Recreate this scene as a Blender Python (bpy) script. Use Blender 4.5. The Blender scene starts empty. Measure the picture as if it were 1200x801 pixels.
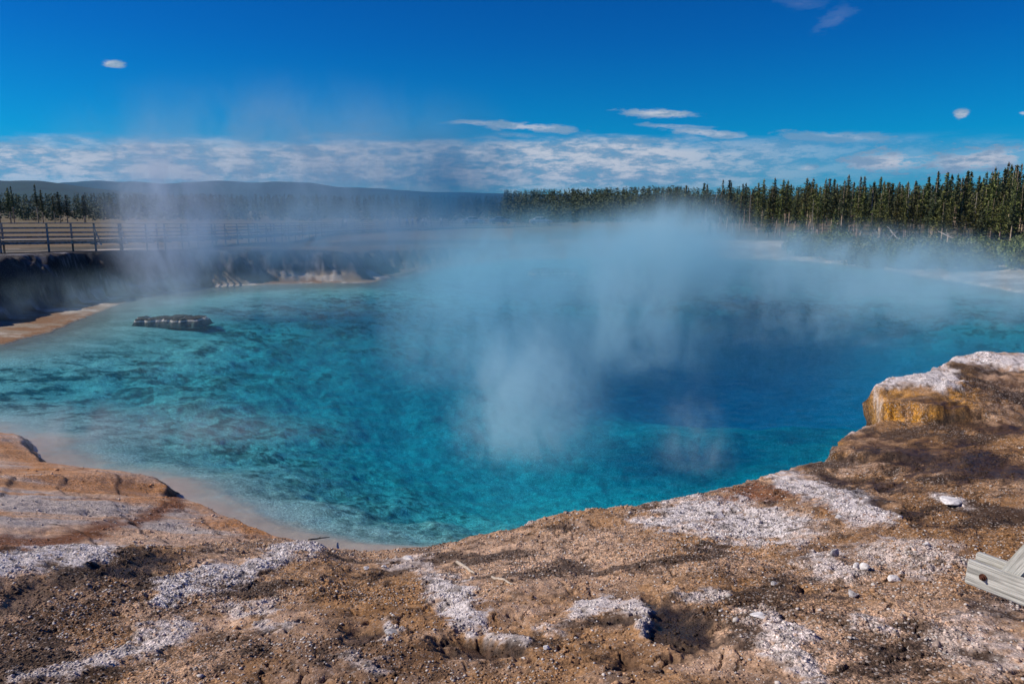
import bpy, bmesh, math, random
import numpy as np
from mathutils import Vector, Matrix
C = bpy.context.scene.collection
sc = bpy.context.scene
R = math.radians
random.seed(7)

# ------------------------------------------------------------------ camera
F = 867.0
PITCH = R(10.17)
HC = 5.5
cp, sp = math.cos(PITCH), math.sin(PITCH)
cam_d = bpy.data.cameras.new('camera'); cam = bpy.data.objects.new('camera', cam_d); C.objects.link(cam)
cam.location = (0, 0, HC); cam.rotation_euler = (math.pi/2-PITCH, 0, 0)
cam_d.sensor_width = 36; cam_d.lens = F/1200*36; cam_d.clip_end = 30000; cam_d.clip_start = .05
sc.camera = cam

def ray(u, v):
    a = (u-600)/F; b = (400.5-v)/F
    return np.array([a, cp+b*sp, -sp+b*cp])
def at(u, v, z=0.0):
    d = ray(u, v); t = (z-HC)/d[2]
    return (d[0]*t, d[1]*t)
def atD(u, D, z):          # point at ground distance D along the picture column u
    a = (u-600)/F
    # forward depth from y
    y = D; v = 0
    t = (y*cp - (z-HC)*sp)
    return (a*t, y)
def project(x, y, z):
    dz = z-HC
    dep = y*cp - dz*sp
    up = y*sp + dz*cp
    dep = np.where(dep < .05, .05, dep)
    return 600+F*x/dep, 400.5-F*up/dep

# ------------------------------------------------------------------ noise
def _h(ix, iy, s):
    h = (ix.astype(np.int64)*374761393 + iy.astype(np.int64)*668265263 + s*974711) & 0xffffffff
    h = ((h ^ (h >> 13))*1274126177) & 0xffffffff
    h = (h ^ (h >> 16)) & 0xffffffff
    return (h/4294967295.0).astype(np.float32)
def vn(x, y, s=0):
    ix = np.floor(x); iy = np.floor(y); fx = x-ix; fy = y-iy
    fx = fx*fx*(3-2*fx); fy = fy*fy*(3-2*fy)
    a = _h(ix, iy, s); b = _h(ix+1, iy, s); c = _h(ix, iy+1, s); d = _h(ix+1, iy+1, s)
    return (a+(b-a)*fx)*(1-fy)+(c+(d-c)*fx)*fy
def fbm(x, y, s=0, o=4, g=.5):
    r = 0; a = 1; t = 0
    for i in range(o):
        r = r + a*vn(x*2**i+i*17.3, y*2**i-i*9.1, s+i); t += a; a *= g
    return r/t
def worley(x, y, s=0):
    ix = np.floor(x); iy = np.floor(y)
    d1 = np.full(x.shape, 9., np.float32); cid = np.zeros(x.shape, np.float32)
    for i in (-1, 0, 1):
        for j in (-1, 0, 1):
            cx = ix+i; cy = iy+j
            px = cx+_h(cx, cy, s); py = cy+_h(cx, cy, s+51)
            d = np.hypot(px-x, py-y); m = d < d1
            d1 = np.where(m, d, d1); cid = np.where(m, _h(cx, cy, s+99), cid)
    return d1, cid
def ss(x, a, b):
    t = np.clip((x-a)/(b-a), 0, 1); return t*t*(3-2*t)

# ------------------------------------------------------------------ shoreline  (x, y, rim height, rim width, beach width, far height, far length, shelf width, floor slope)
NR = lambda rim, w, sh=1.0, sl=.35: (rim, w, 0.0, 3.2, 10.0, sh, sl)
FR = lambda rim, w, b, E=2.0, L=60., sh=2., sl=.15: (rim, w, b, E, L, sh, sl)
S = []
def P(u, v, z, a): S.append((*at(u, v, z),)+a)
S.append((-27, 24)+NR(.1, .6, 2.0, .15))
P(0, 507, .1, NR(.1, .35, 1.6, .22)); P(30, 511, .1, NR(.1, .3, 1.6, .22)); P(45, 530, .1, NR(.12, .3, 1.6, .2)); P(62, 545, .1, NR(.1, .3, 1.8, .2))
P(100, 551, .1, NR(.1, .3, 1.4, .22)); P(150, 552, .1, NR(.07, .25, 1.3, .25)); P(188, 560, .1, NR(.08, .2, 1.3, .25)); P(211, 573, .1, NR(.08, .2, 1.4, .25))
P(203, 583, .05, NR(.05, .4, 1.4, .3)); P(228, 584, .08, NR(.08, .3, 1.6, .3)); P(262, 600, .1, NR(.1, .25, 1.4, .3)); P(300, 620, .1, NR(.1, .25, 1.2, .3))
P(345, 632, .06, NR(.06, .4, 1.3, .35)); P(392, 642, .05, NR(.06, .5, 1.2, .35)); P(440, 646, .04, NR(.05, .6, 1.2, .4)); P(495, 643, .05, NR(.06, .5, 1.0, .45))
P(545, 632, .1, NR(.12, .3, .5, .5)); P(590, 624, .2, NR(.22, .25, .2, .7)); P(640, 612, .25, NR(.3, .22, .1, .9)); P(690, 602, .3, NR(.35, .2, .0, 1.))
P(740, 598, .35, NR(.38, .2, 0, 1.)); P(790, 588, .4, NR(.42, .2, 0, 1.)); P(850, 575, .45, NR(.46, .2, 0, 1.)); P(905, 563, .55, NR(.55, .2, 0, 1.2))
P(955, 550, .6, NR(.62, .2, 0, 1.2)); P(984, 536, .65, NR(.66, .18, 0, 1.2)); P(988, 528, .65, NR(.66, .18, 0, 1.4)); P(1028, 506, .7, NR(.8, .32, 0, 1.5))
P(1030, 484, .95, NR(.66, .32, 0, 1.5)); P(1017, 465, 1.15, NR(.82, .32, 0, 1.6)); P(1040, 453, 1.2, NR(.88, .32, 0, 1.6)); P(1085, 443, 1.3, NR(1.0, .32, 0, 1.6))
P(1108, 432, 1.4, NR(1.18, .2, 0, 1.6)); P(1122, 424, 1.5, NR(1.34, .2, 0, 1.6)); P(1160, 421, 1.55, NR(1.55, .2, 0, 1.6)); P(1230, 418, 1.6, NR(1.6, .2, 0, 1.2))
P(1350, 414, 1.6, NR(1.6, .3, 0, .8)); P(1500, 400, 1.5, NR(1.5, 1, 0, .5))
P(1520, 372, 0, FR(.9, 12, 1)); P(1290, 351, 0, FR(.9, 14, 1)); P(1200, 343, 0, FR(.9, 14, 1, sl=.1)); P(1150, 335, 0, FR(.9, 14, 1, sl=.1))
P(1100, 327, 0, FR(.9, 13, 1, sl=.12)); P(1040, 316, 0, FR(.8, 10, 1)); P(980, 309, 0, FR(.7, 8, 1)); P(930, 305, 0, FR(.7, 8, 1)); P(850, 302, 0, FR(.7, 6, 1))
P(760, 300, 0, FR(.7, 5, 1)); P(700, 301, 0, FR(.7, 5, 1)); P(600, 303, 0, FR(.9, 5, 1)); P(525, 311, 0, FR(1.4, 4, .5)); P(475, 323, 0, FR(1.8, 4, .4)); P(430, 331, 0, FR(2.1, 3.5, .3, sl=.1))
P(360, 332, 0, FR(2.2, 3.2, .3, 2.2, sh=5, sl=.08)); P(300, 334, 0, FR(2.35, 3.2, .3, 2.4, sh=5, sl=.06)); P(240, 337, 0, FR(2.5, 3.2, .3, 2.5, sh=5, sl=.06)); P(185, 345, 0, FR(2.7, 3, .5, 2.6, sh=4, sl=.06))
P(150, 353, 0, FR(3.0, 3, 1.4, 3.25, sh=3, sl=.06)); P(110, 368, 0, FR(3.1, 3.5, 2.6, 3.3, sh=2, sl=.06)); P(60, 388, 0, FR(3.2, 4.2, 3.0, 3.3, sh=2, sl=.07)); P(0, 403, 0, FR(3.2, 4.5, 3.0, 3.3, sh=2, sl=.08))
S.append((-29, 28)+FR(3.1, 5, 2, 3.0))
S = np.array(S, np.float64)

def shore(x, y):
    n = len(S); d = np.full(x.shape, 1e9); ws = 0; A = np.zeros((7,)+x.shape, np.float32); ins = np.zeros(x.shape, bool)
    for i in range(n):
        a = S[i]; b = S[(i+1) % n]
        ex, ey = b[0]-a[0], b[1]-a[1]
        t = np.clip(((x-a[0])*ex+(y-a[1])*ey)/(ex*ex+ey*ey), 0, 1)
        q = np.hypot(x-a[0]-t*ex, y-a[1]-t*ey); m = q < d
        d = np.where(m, q, d)
        wt = 1/(q*q*q+.004); ws = ws+wt
        for k in range(7): A[k] += wt*(a[2+k]+(b[2+k]-a[2+k])*t)
        if ey != 0:
            c = ((a[1] > y) != (b[1] > y)) & (x < ex*(y-a[1])/ey+a[0]); ins ^= c
    A /= ws
    return np.where(ins, -d, d), A

def stroke(u, v, pts, w):
    d = np.full(u.shape, 1e9)
    if len(pts) == 1: pts = pts*2
    for (a, b) in zip(pts[:-1], pts[1:]):
        ex, ey = b[0]-a[0], (b[1]-a[1])
        L = ex*ex+ey*ey+1e-6
        t = np.clip(((u-a[0])*ex+(v-a[1])*ey)/L, 0, 1)
        d = np.minimum(d, np.hypot(u-a[0]-t*ex, v-a[1]-t*ey))
    return d/w
def ell(u, v, cx, cy, ru, rv, ang=0):
    c, s = math.cos(R(ang)), math.sin(R(ang)); du = u-cx; dv = v-cy
    return np.hypot((du*c+dv*s)/ru, (-du*s+dv*c)/rv)

def depth_max(x, y):
    def g(u, v, sx, sy, ang=0):
        c = at(u, v); return np.exp(-((x-c[0])/sx)**2-((y-c[1])/sy)**2)
    m = .52+.8*g(440, 470, 6, 8)+.9*g(640, 470, 8, 9)+4.2*g(895, 380, 11, 10)+1.6*g(780, 360, 11, 9)+.9*g(500, 390, 8, 8)+1.2*g(900, 480, 7, 5)
    return m

def base_height(x, y, full=False):
    x = np.asarray(x, np.float64); y = np.asarray(y, np.float64)
    r = np.hypot(x, y)
    d, A = shore(x, y)
    amp = np.clip(.012*r, .05, .8)
    d = d+(fbm(x*1.3, y*1.3, 3, 5, .6)-.5)*np.minimum(amp, .25)*1.4+(fbm(x*.3, y*.3, 9, 4, .6)-.5)*np.clip(amp-.25, 0, 1)*2.2+(fbm(x*5, y*5, 10, 3, .6)-.5)*.14*(r < 30)*(A[0] > .2)
    Rr, w, b, E, L, sh, sl = A
    dl = np.maximum(d, 0)
    far = y > 28
    wob = np.where(far & (Rr > 1.0), (fbm(x*.35, y*.35, 8, 4)-.5)*3.0, 0)
    wob2 = np.where(far & (Rr > 1.0), (fbm(x*1.4, y*1.4, 18, 4)-.5)*1.3, 0)
    prof = ss(dl+wob*.5*ss(dl, 0.5, 3)+wob2*ss(dl, .5, 2), b, b+w)
    z = .03+.12*ss(dl, 0, .25)*(Rr < 2)+np.minimum(dl, b)*.06+Rr*prof
    lay = Rr*prof*2.2; lay = (np.floor(lay)+ss(lay-np.floor(lay), .35, .65))/2.2
    z = z+np.where(far & (Rr > 1.0), (lay-Rr*prof)*.28, 0)
    t = np.clip((dl-b-w)/L, 0, 1)
    z = z+(E-Rr)*(t*1.0)
    z = z+np.where(far, (fbm(x*.08, y*.08, 5, 4)-.5)*.5*ss(dl, 3, 20), 0)
    # distant plain
    z = np.where(r > 130, z+(2.0-z)*ss(r, 130, 260), z)
    # near relief
    near = (1-ss(r, 22, 30))
    z = z+near*ss(dl, .1, 1.5)*(.10+.90*ss(x, -6, 0))*((fbm(x*.55, y*.55, 21, 3)-.5)*.30+(fbm(x*2.1, y*2.1, 22, 3)-.5)*.10)
    dd = np.maximum(-d, 0)
    dm = depth_max(x, y)
    fl = .02+.09*np.clip(dd/np.maximum(sh*.45, .01), 0, 1)+sl*np.maximum(dd-sh*.45, 0)
    fl = dm*(1-np.exp(-fl/dm))
    fl = fl+ss(fl, .15, .8)*((fbm(x*1.2, y*1.2, 31, 4)-.5)*.28+(fbm(x*.3, y*.3, 32, 3)-.5)*.6+(fbm(x*4, y*4, 33, 3)-.5)*.10)
    z = np.where(d > 0, z, -np.maximum(fl, .012))
    if full: return z, d, A, r
    return z

def ground_at(u, v):
    d = ray(u, v)
    lo = 1.5; prev = None
    ts = np.concatenate([np.arange(2, 40, .02), np.arange(40, 400, .2)])
    X = d[0]*ts; Y = d[1]*ts; Z = HC+d[2]*ts
    h = terrain(X, Y)[0]
    h = np.maximum(h, 0)
    k = np.argmax(Z < h)
    return float(X[k]), float(Y[k]), float(h[k])

def lin(r, g, b):
    f = lambda c: ((c/255+.055)/1.055)**2.4 if c > 10 else c/255/12.92
    return np.array([f(r), f(g), f(b)], np.float32)
K = 1.12
TAN = lin(163, 133, 108)*K; PEACH = lin(190, 158, 132)*K; OCHRE = lin(146, 108, 68)*K; DBR = lin(80, 56, 38)*K; WETB = lin(40, 30, 25)*K; BLK = lin(22, 18, 16)
WHITE = lin(222, 216, 216)*1.0; GREIGE = lin(176, 164, 156)*K; ORANGE = lin(176, 122, 72)*K; RUST = lin(112, 66, 36)*K; YEL = lin(178, 126, 44)*K
SHELF = lin(212, 190, 172)*1.18

def terrain(x, y, colour=False):
    z, d, A, r = base_height(x, y, True)
    u, v = project(x, y, np.maximum(z, 0))
    # wobble of the patch outlines, in world noise
    s = np.clip(9./np.maximum(r, 1), .25, 2.2)
    nu = (fbm(x*1.7, y*1.7, 41, 5, .62)-.5)*52*s; nv = (fbm(x*1.7, y*1.7, 42, 5, .62)-.5)*30*s
    U = u+nu; V = v+nv
    fine = (fbm(x*6, y*6, 43, 4, .65)-.5)
    mid = (fbm(x*2.6, y*2.6, 45, 3, .6)-.5)*.9
    vis = (y > 1) & (r < 30) & (d > 0)
    def M(q, soft=.35, fn=.8):        # q = normalised distance
        return np.where(vis, 1-ss(q+fine*fn*1.5+mid, 1-soft*1.2, 1+soft*1.2), 0)
    white = np.zeros_like(z); 
    def W(m, k=1.0):
        nonlocal white; white = np.maximum(white, m*k)
    W(M(ell(U, V, 865, 612, 92, 24, 8))); W(M(ell(U, V, 800, 604, 50, 15, -5)))
    W(M(stroke(U, V, [(925, 566), (972, 578), (1008, 592), (1028, 604)], 12)))
    W(M(stroke(U, V, [(995, 600), (1035, 606)], 15)), .8)
    W(M(ell(U, V, 532, 697, 40, 22, 34))); W(M(stroke(U, V, [(575, 738), (620, 752)], 10)), .8)
    W(M(stroke(U, V, [(672, 724), (712, 710), (752, 712), (760, 735)], 12)), .9); W(M(ell(U, V, 815, 697, 30, 8, 5)), .7)
    W(M(ell(U, V, 650, 735, 20, 9)), .6)
    W(M(stroke(U, V, [(-60, 690), (0, 672), (60, 664), (120, 655)], 17)))
    W(M(stroke(U, V, [(185, 706), (235, 692), (290, 680), (330, 664), (372, 648)], 12)))
    W(M(stroke(U, V, [(20, 800), (90, 786), (160, 760), (220, 740)], 13)), .8); W(M(ell(U, V, 300, 725, 40, 10, 10)), .7)
    W(M(stroke(U, V, [(900, 738), (935, 765), (965, 800)], 15)), .8)
    W(M(ell(U, V, 1065, 655, 70, 22, 8)), .62); W(M(ell(U, V, 985, 668, 50, 13, 5)), .75); W(M(ell(U, V, 1025, 733, 34, 8)), .7)
    W(M(ell(U, V, 1160, 750, 60, 30, 20)), .45); W(M(ell(U, V, 880, 718, 28, 12, 10)), .6); W(M(ell(U, V, 1110, 590, 22, 7, 10)), .8)
    W(M(ell(U, V, 460, 742, 16, 9, 20)), .8); W(M(ell(U, V, 430, 775, 30, 9, 0)), .45); W(M(ell(U, V, 480, 660, 30, 5, -5)), .7)
    W(M(stroke(u+nu*.3, v+nv*.3, [(1022, 458), (1060, 452), (1105, 455)], 20)), 1.)
    W(M(stroke(u+nu*.3, v+nv*.3, [(1105, 436), (1125, 427), (1260, 424)], 9)), 1.)
    # rim crust, right side and centre
    rimw = np.where(vis & (A[0] > .15) & (z > A[0]*.8+.05), 1-ss(d+fine*.12, .10, .34), 0)*ss(fbm(x*1.2, y*1.2, 44, 3), .38, .55)
    W(np.where(u > 560, rimw, rimw*.4), 1.)
    # deep stains / wet hollows, the shade inside the holes painted in too
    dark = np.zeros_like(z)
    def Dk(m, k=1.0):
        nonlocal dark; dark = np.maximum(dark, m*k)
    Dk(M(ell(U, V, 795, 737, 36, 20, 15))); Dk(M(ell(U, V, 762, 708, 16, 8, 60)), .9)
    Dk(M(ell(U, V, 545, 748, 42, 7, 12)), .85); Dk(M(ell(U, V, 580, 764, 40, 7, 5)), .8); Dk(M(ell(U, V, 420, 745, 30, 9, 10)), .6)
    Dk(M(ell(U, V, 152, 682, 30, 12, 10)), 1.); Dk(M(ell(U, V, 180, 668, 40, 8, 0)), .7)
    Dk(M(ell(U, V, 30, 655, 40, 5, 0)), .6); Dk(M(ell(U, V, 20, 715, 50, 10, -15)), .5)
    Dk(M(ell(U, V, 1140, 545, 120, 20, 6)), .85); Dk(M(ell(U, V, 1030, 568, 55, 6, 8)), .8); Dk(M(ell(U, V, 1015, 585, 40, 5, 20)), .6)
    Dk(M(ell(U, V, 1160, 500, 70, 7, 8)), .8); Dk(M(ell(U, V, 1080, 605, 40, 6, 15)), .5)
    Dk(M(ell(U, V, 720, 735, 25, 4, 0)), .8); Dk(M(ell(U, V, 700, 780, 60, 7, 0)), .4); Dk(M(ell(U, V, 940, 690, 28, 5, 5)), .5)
    # sculpt
    near = np.where(vis, 1-ss(r, 20, 28), 0)
    wd, wc = worley(x*9+fine, y*9, 61)
    wd2, wc2 = worley(x*24, y*24+fine, 62)
    wd3, wc3 = worley(x*3.1+fine, y*3.1, 63)
    plate = (wc-.5)
    sheet = np.where(vis, ss(-(V-(651-.035*u)), -6, 6)*(1-ss(U, 390, 430)), 0)   # smooth apron on the left
    cd, cc_ = worley(x*1.6+mid*1.2, y*1.6+fine*.8, 60)
    crk = (1-ss(np.abs(fbm(x*1.5, y*1.5, 58, 4, .6)-.5), .004, .016))*(1-sheet*.5)*ss(fbm(x*.5, y*.5, 59, 2), .4, .6)
    chunk = np.clip(white*1.2+.25+ss(fbm(x*.9, y*.9, 64, 3), .5, .65)*.5, 0, 1)*(1-sheet*.85)
    z = z+near*ss(d, .05, .3)*(chunk*(1-.6*white)*((.5-wd)*.035+plate*.028*(wc > .45))+(1-sheet*.8)*(.45-wd2)*.016*(.3+wc2)*(.35+.65*ss(fbm(x*.8, y*.8, 88, 4, .6), .38, .6))+crk*-.03+white*.018*(1-sheet)+(.5-wd3)*.05*(1-sheet*.7)-dark*(.02+.08*fbm(x*2, y*2, 65, 3))*np.where(u > 950, .35, 1))
    # lip where the upper crust ends above the apron
    z = z+near*.14*np.where(vis, ss(V-(652-.03*u), -3, 5)*(1-ss(u, 370, 420))*(1-ss(v, 655, 760)), 0)
    # raised shelf on the right with its yellow step
    shelf = np.where((u > 985) & vis, ss(-(V*.35+v*.65-(499-.05*(u-1030))), -1.2, 2.2), 0)*(1-ss(u, 1090, 1210))
    z = z+near*shelf*.34
    z = z+near*np.where((shelf > .03) & (shelf < .97), (fbm(x*5, y*5, 68, 4, .65)-.5)*.16, 0)
    shelf2 = np.where((u > 960) & vis, ss(-(V*.35+v*.65-(541-.03*(u-985))), -1.2, 2.2), 0)*(1-ss(u, 1010, 1120))
    z = z+near*shelf2*.14
    # furrows on the apron
    ax = x*.86+y*.5; ay = -x*.5+y*.86
    z = z+near*sheet*ss(d, .1, .8)*((fbm(ax*.7, ay*5, 66, 5, .65)-.5)*.11+(vn(x*14, y*14, 67)-.5)*.012)
    # crust terraces on the apron: thin curved steps
    tq = (d*.55+1.5*(fbm(x*.35, y*.35, 69, 3)-.5)+.12*(fbm(x*3, y*3, 69, 3)-.5))*1.6; tf = tq-np.floor(tq)
    z = z+near*sheet*ss(d, .3, 1.)*.022*(ss(tf, 0, .07)-tf)
    terr = near*sheet*(1-ss(tf, .02, .10))
    if not colour: return (z,)
    n1 = fbm(x*.8, y*.8, 71, 5, .6); n2 = fbm(x*3, y*3, 72, 4, .6); n3 = fbm(x*.35, y*.35, 73, 3)
    def mix(a, b, m): return a+(b-a)*m[:, None]
    n = len(x)
    col = np.tile(TAN, (n, 1))
    col = mix(col, PEACH, ss(n1, .45, .7))
    col = mix(col, OCHRE, ss(n2*.5+n3*.5, .47, .62)*.75)
    col = mix(col, DBR, ss(n1*.5+fbm(x*1.9, y*1.9, 75, 4)*.5, .5, .64)*.6)
    # broad zones
    def Z(c, m, k=1.): 
        nonlocal col; col = mix(col, c, m*k)
    Z(OCHRE, M(ell(U, V, 1120, 620, 130, 60, 10), .6), .9); Z(DBR, M(ell(U, V, 1130, 600, 110, 40, 10), .8), .45); Z(OCHRE*.8, M(ell(U, V, 1120, 520, 120, 40, 5), .5), .9)
    Z(DBR, M(ell(U, V, 1170, 465, 90, 24, 5), .6), .75); Z(RUST, M(ell(U, V, 880, 583, 70, 11, -8), .5), .9); Z(OCHRE, M(ell(U, V, 440, 700, 120, 36, 5), .6), .85)
    Z(RUST, M(ell(U, V, 990, 590, 50, 14, 25), .6), .6); Z(OCHRE*.9, M(ell(U, V, 860, 690, 120, 16, 8), .6), .6); Z(PEACH, M(ell(U, V, 1000, 760, 150, 40), .6), .5)
    Z(DBR, M(ell(U, V, 440, 770, 160, 35, 0), .7), .6); Z(DBR, M(ell(U, V, 90, 720, 150, 30, -5), .7), .5)
    Z(PEACH, M(ell(U, V, 650, 660, 110, 30, 0), .7), .55)
    # apron colours
    ap = mix(np.tile(GREIGE, (n, 1)), PEACH, ss(fbm(ax*.7, ay*3, 76, 4), .45, .65))
    ap = mix(ap, ORANGE, ss(fbm(ax*.45, ay*2.2, 77, 4), .52, .66)*.7)
    ap = mix(ap, ORANGE, M(stroke(U, V, [(0, 520), (60, 555), (120, 562), (190, 575)], 13), .8)*.8)
    ap = mix(ap, ORANGE, M(ell(U, V, 285, 615, 50, 18, 25), .8)*.9)
    ap = mix(ap, ORANGE*.8, M(ell(U, V, 350, 645, 60, 12, 5), .8)*.8)
    ap = mix(ap, RUST, M(stroke(U, V, [(-20, 640), (60, 640), (120, 622), (165, 607), (208, 588)], 9), .6)*.9)
    ap = mix(ap, DBR*.8, terr*ss(n2, .4, .55)*.75)
    col = col+(ap-col)*sheet[:, None]
    face = np.where((shelf > .02) & (shelf < .93), 1., 0.)*(1-ss(u, 1110, 1170))+np.where((shelf2 > .03) & (shelf2 < .9) & (u < 1020), .8, 0)
    face = np.maximum(face, M(ell(U, V, 1085, 486, 62, 8, -4), .7)*.7)
    Z(YEL, face*ss(n2+fine*.5, .30, .5), .9); Z(WETB, face*ss(fbm(x*4, y*4, 86, 4), .53, .6), .8)
    Z(YEL*.7, np.where((u > 970) & (u < 1060) & vis, 1-ss(d, .1, .25), 0)*ss(n2, .4, .6), .8)
    white = white*(.12+.88*ss(fbm(x*16, y*16, 78, 4, .65)+white*.22, .42, .64))
    low = np.where(vis & (A[0] > .3) & (d < .6), 1-ss(z, A[0]*.70, A[0]*.92+.05), 0)
    white = white*(1-low)
    col = mix(col, WHITE, white*.82)
    fcol = mix(np.tile(OCHRE, (n, 1)), YEL*.8, ss(n2, .42, .58)); fcol = mix(fcol, DBR*.6, ss(fbm(x*5, y*5+z*6, 87, 4), .48, .6))
    col = mix(col, fcol, low*.9)
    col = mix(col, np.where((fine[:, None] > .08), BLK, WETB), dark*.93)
    col = mix(col, DBR*.7, np.where(vis, crk, 0)*.7)
    stain = np.where(vis & ~(sheet > .5), ss(fbm(x*1.3, y*1.3, 89, 5, .62)+np.where(u > 950, .05, 0)*(1-ss(v, 600, 680)), .56, .64), 0)
    col = mix(col, WETB*1.4, stain*.8*(1-white))
    dk2 = np.where(vis & ~(sheet > .5), ss(fbm(x*9, y*9, 79, 3), .62, .72), 0)*.55
    col = mix(col, WETB, dk2)
    # damp edge at the water line
    col = mix(col, DBR, np.where(vis & (A[0] < .2), 1-ss(d, .02, .16), 0)*.7)
    # far land
    farm = np.where((r > 28) & (d > 0), 1., 0.)
    fc = mix(np.tile(lin(150, 135, 115), (n, 1)), lin(196, 186, 172), ss(fbm(x*.5, y*.9, 81, 5, .6), .45, .6))
    cliff = np.where(x < 0, ss(z, .5, .9)*(1-ss(d, 7.5, 9.5)), 0)
    cc = mix(np.tile(lin(56, 54, 56), (n, 1)), lin(122, 122, 128), ss(fbm(x*.8+z*1.5, y*.8+z*3, 82, 5, .65), .5, .66))  # dark bluish rock, with the cliff face's shade put into the colour
    cc = mix(cc, lin(30, 28, 28), ss(fbm(x*.5, y*.5+z*1.2, 83, 4), .47, .58)*.85)
    fc = mix(fc, cc, cliff)
    fc = mix(fc, lin(138, 104, 72), np.where((x < -13), (1-ss(z, .25, .6)), 0)*ss(fbm(x*.9, y*.9, 84, 5, .65), .35, .6))
    fc = mix(fc, lin(96, 84, 66), np.where(y > 60, ss(-x, -34, -12), 0)*.85)
    fc = mix(fc, lin(118, 100, 72), ss(d, 10, 26)*ss(fbm(x*.06, y*.12, 85, 4), .3, .55))
    fc = mix(fc, lin(60, 58, 38), np.where(x > 0, ss(d, 16, 22), ss(d, 30, 60)*.35))
    fc = mix(fc, lin(44, 46, 34), ss(d, 9, 13)*(1-ss(d, 17, 22))*np.where(x < 5, .8, 0))  # ground shade painted as a dark band below the boardwalk
    fc = mix(fc, lin(112, 100, 72), ss(r, 90, 160)*.85)
    col = mix(col, fc, farm)
    # pool floor
    dp = np.maximum(-z, 0)
    uw = d <= 0
    rm = ss(r, 16, 34)
    LF = lambda q, sd_, o_, g_: fbm(x*q, y*q, sd_, o_, g_)*(1-rm)+fbm(x*q*.5, y*q*.5, sd_, o_, g_)*rm
    deepm = ss(dp, .8, 1.6)
    fcx = mix(np.tile(lin(200, 212, 204), (n, 1)), lin(70, 92, 88), ss(LF(3.0, 91, 6, .72), .45, .60)*ss(dp, .12, .4)*(1-.75*deepm)*(.55+.45*ss(fbm(x*.25, y*.25, 96, 3), .4, .6)))
    fcx = mix(fcx, lin(226, 234, 226), ss(fbm(x*.5, y*.9, 92, 6, .65), .50, .64)*.85*(1-.5*deepm))
    fcx = mix(fcx, lin(22, 32, 32), ss(LF(4.6, 93, 5, .66)+.35*(fbm(x*.45, y*.45, 94, 3)-.5)-.03*ss(-x, 2, 8), .56, .64)*.62*ss(dp, .25, .5)*(1-ss(dp, 1.3, 2.2)))
    fcx = mix(fcx, lin(235, 238, 230), ss((vn(x*13, y*13, 95)*(1-rm)+vn(x*6, y*6, 95)*rm), .72, .9)*.4*(1-deepm)*ss(dp, .1, .3))
    fcx = mix(fcx, np.where((y > 26)[:, None], lin(150, 156, 148), SHELF)*(.85+.3*n2)[:, None], 1-ss(dp+fine*.12+(n1-.5)*.22, .05, .26))
    col = np.where(uw[:, None], fcx, col)
    wet = np.clip(dark*1.2+np.where(vis, 1-ss(d, .02, .25), 0)*.6, 0, 1)
    grit = ss(fbm(x*.8, y*.8, 88, 4, .6), .38, .6)
    peb = np.where(vis, (.45+.55*grit)*(1-sheet*.35), .35); peb = np.where(uw, .75*ss(dp, .06, .3), peb)
    return z, col.astype(np.float32), wet, peb, white, d, sheet

# ------------------------------------------------------------------ object helpers
def tag(o, label=None, cat=None, group=None, kind=None):
    if label: o['label'] = label
    if cat: o['category'] = cat
    if group: o['group'] = group
    if kind: o['kind'] = kind
    return o
def meshobj(name, verts, faces, mat=None, parent=None, smooth=False):
    me = bpy.data.meshes.new(name); me.from_pydata([tuple(map(float, p)) for p in verts], [], faces); me.update()
    if smooth: me.polygons.foreach_set('use_smooth', [True]*len(me.polygons))
    o = bpy.data.objects.new(name, me); C.objects.link(o)
    if mat: me.materials.append(mat)
    if parent: o.parent = parent
    return o
def empty(name, loc=(0, 0, 0), rz=0):
    o = bpy.data.objects.new(name, None); C.objects.link(o); o.location = loc; o.rotation_euler = (0, 0, rz); o.empty_display_size = .2
    return o
def copy_tree(o, parent=None):
    c = o.copy(); C.objects.link(c); c.parent = parent
    for ch in list(o.children): copy_tree(ch, c)
    return c
def sweep(pts, w, h):
    """one continuous rectangular bar along a polyline"""
    vs, fs = [], []
    for i, p in enumerate(pts):
        q = pts[min(i+1, len(pts)-1)]-pts[max(i-1, 0)]; sd_ = Vector((-q.y, q.x, 0)).normalized()
        for a, b in ((-1, -1), (1, -1), (1, 1), (-1, 1)): vs.append(p+sd_*a*w/2+Vector((0, 0, b*h/2)))
    n = len(pts)
    for i in range(n-1):
        for k in range(4): fs.append((i*4+k, i*4+(k+1) % 4, (i+1)*4+(k+1) % 4, (i+1)*4+k))
    fs += [(3, 2, 1, 0), (n*4-4, n*4-3, n*4-2, n*4-1)]
    return vs, fs
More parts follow.
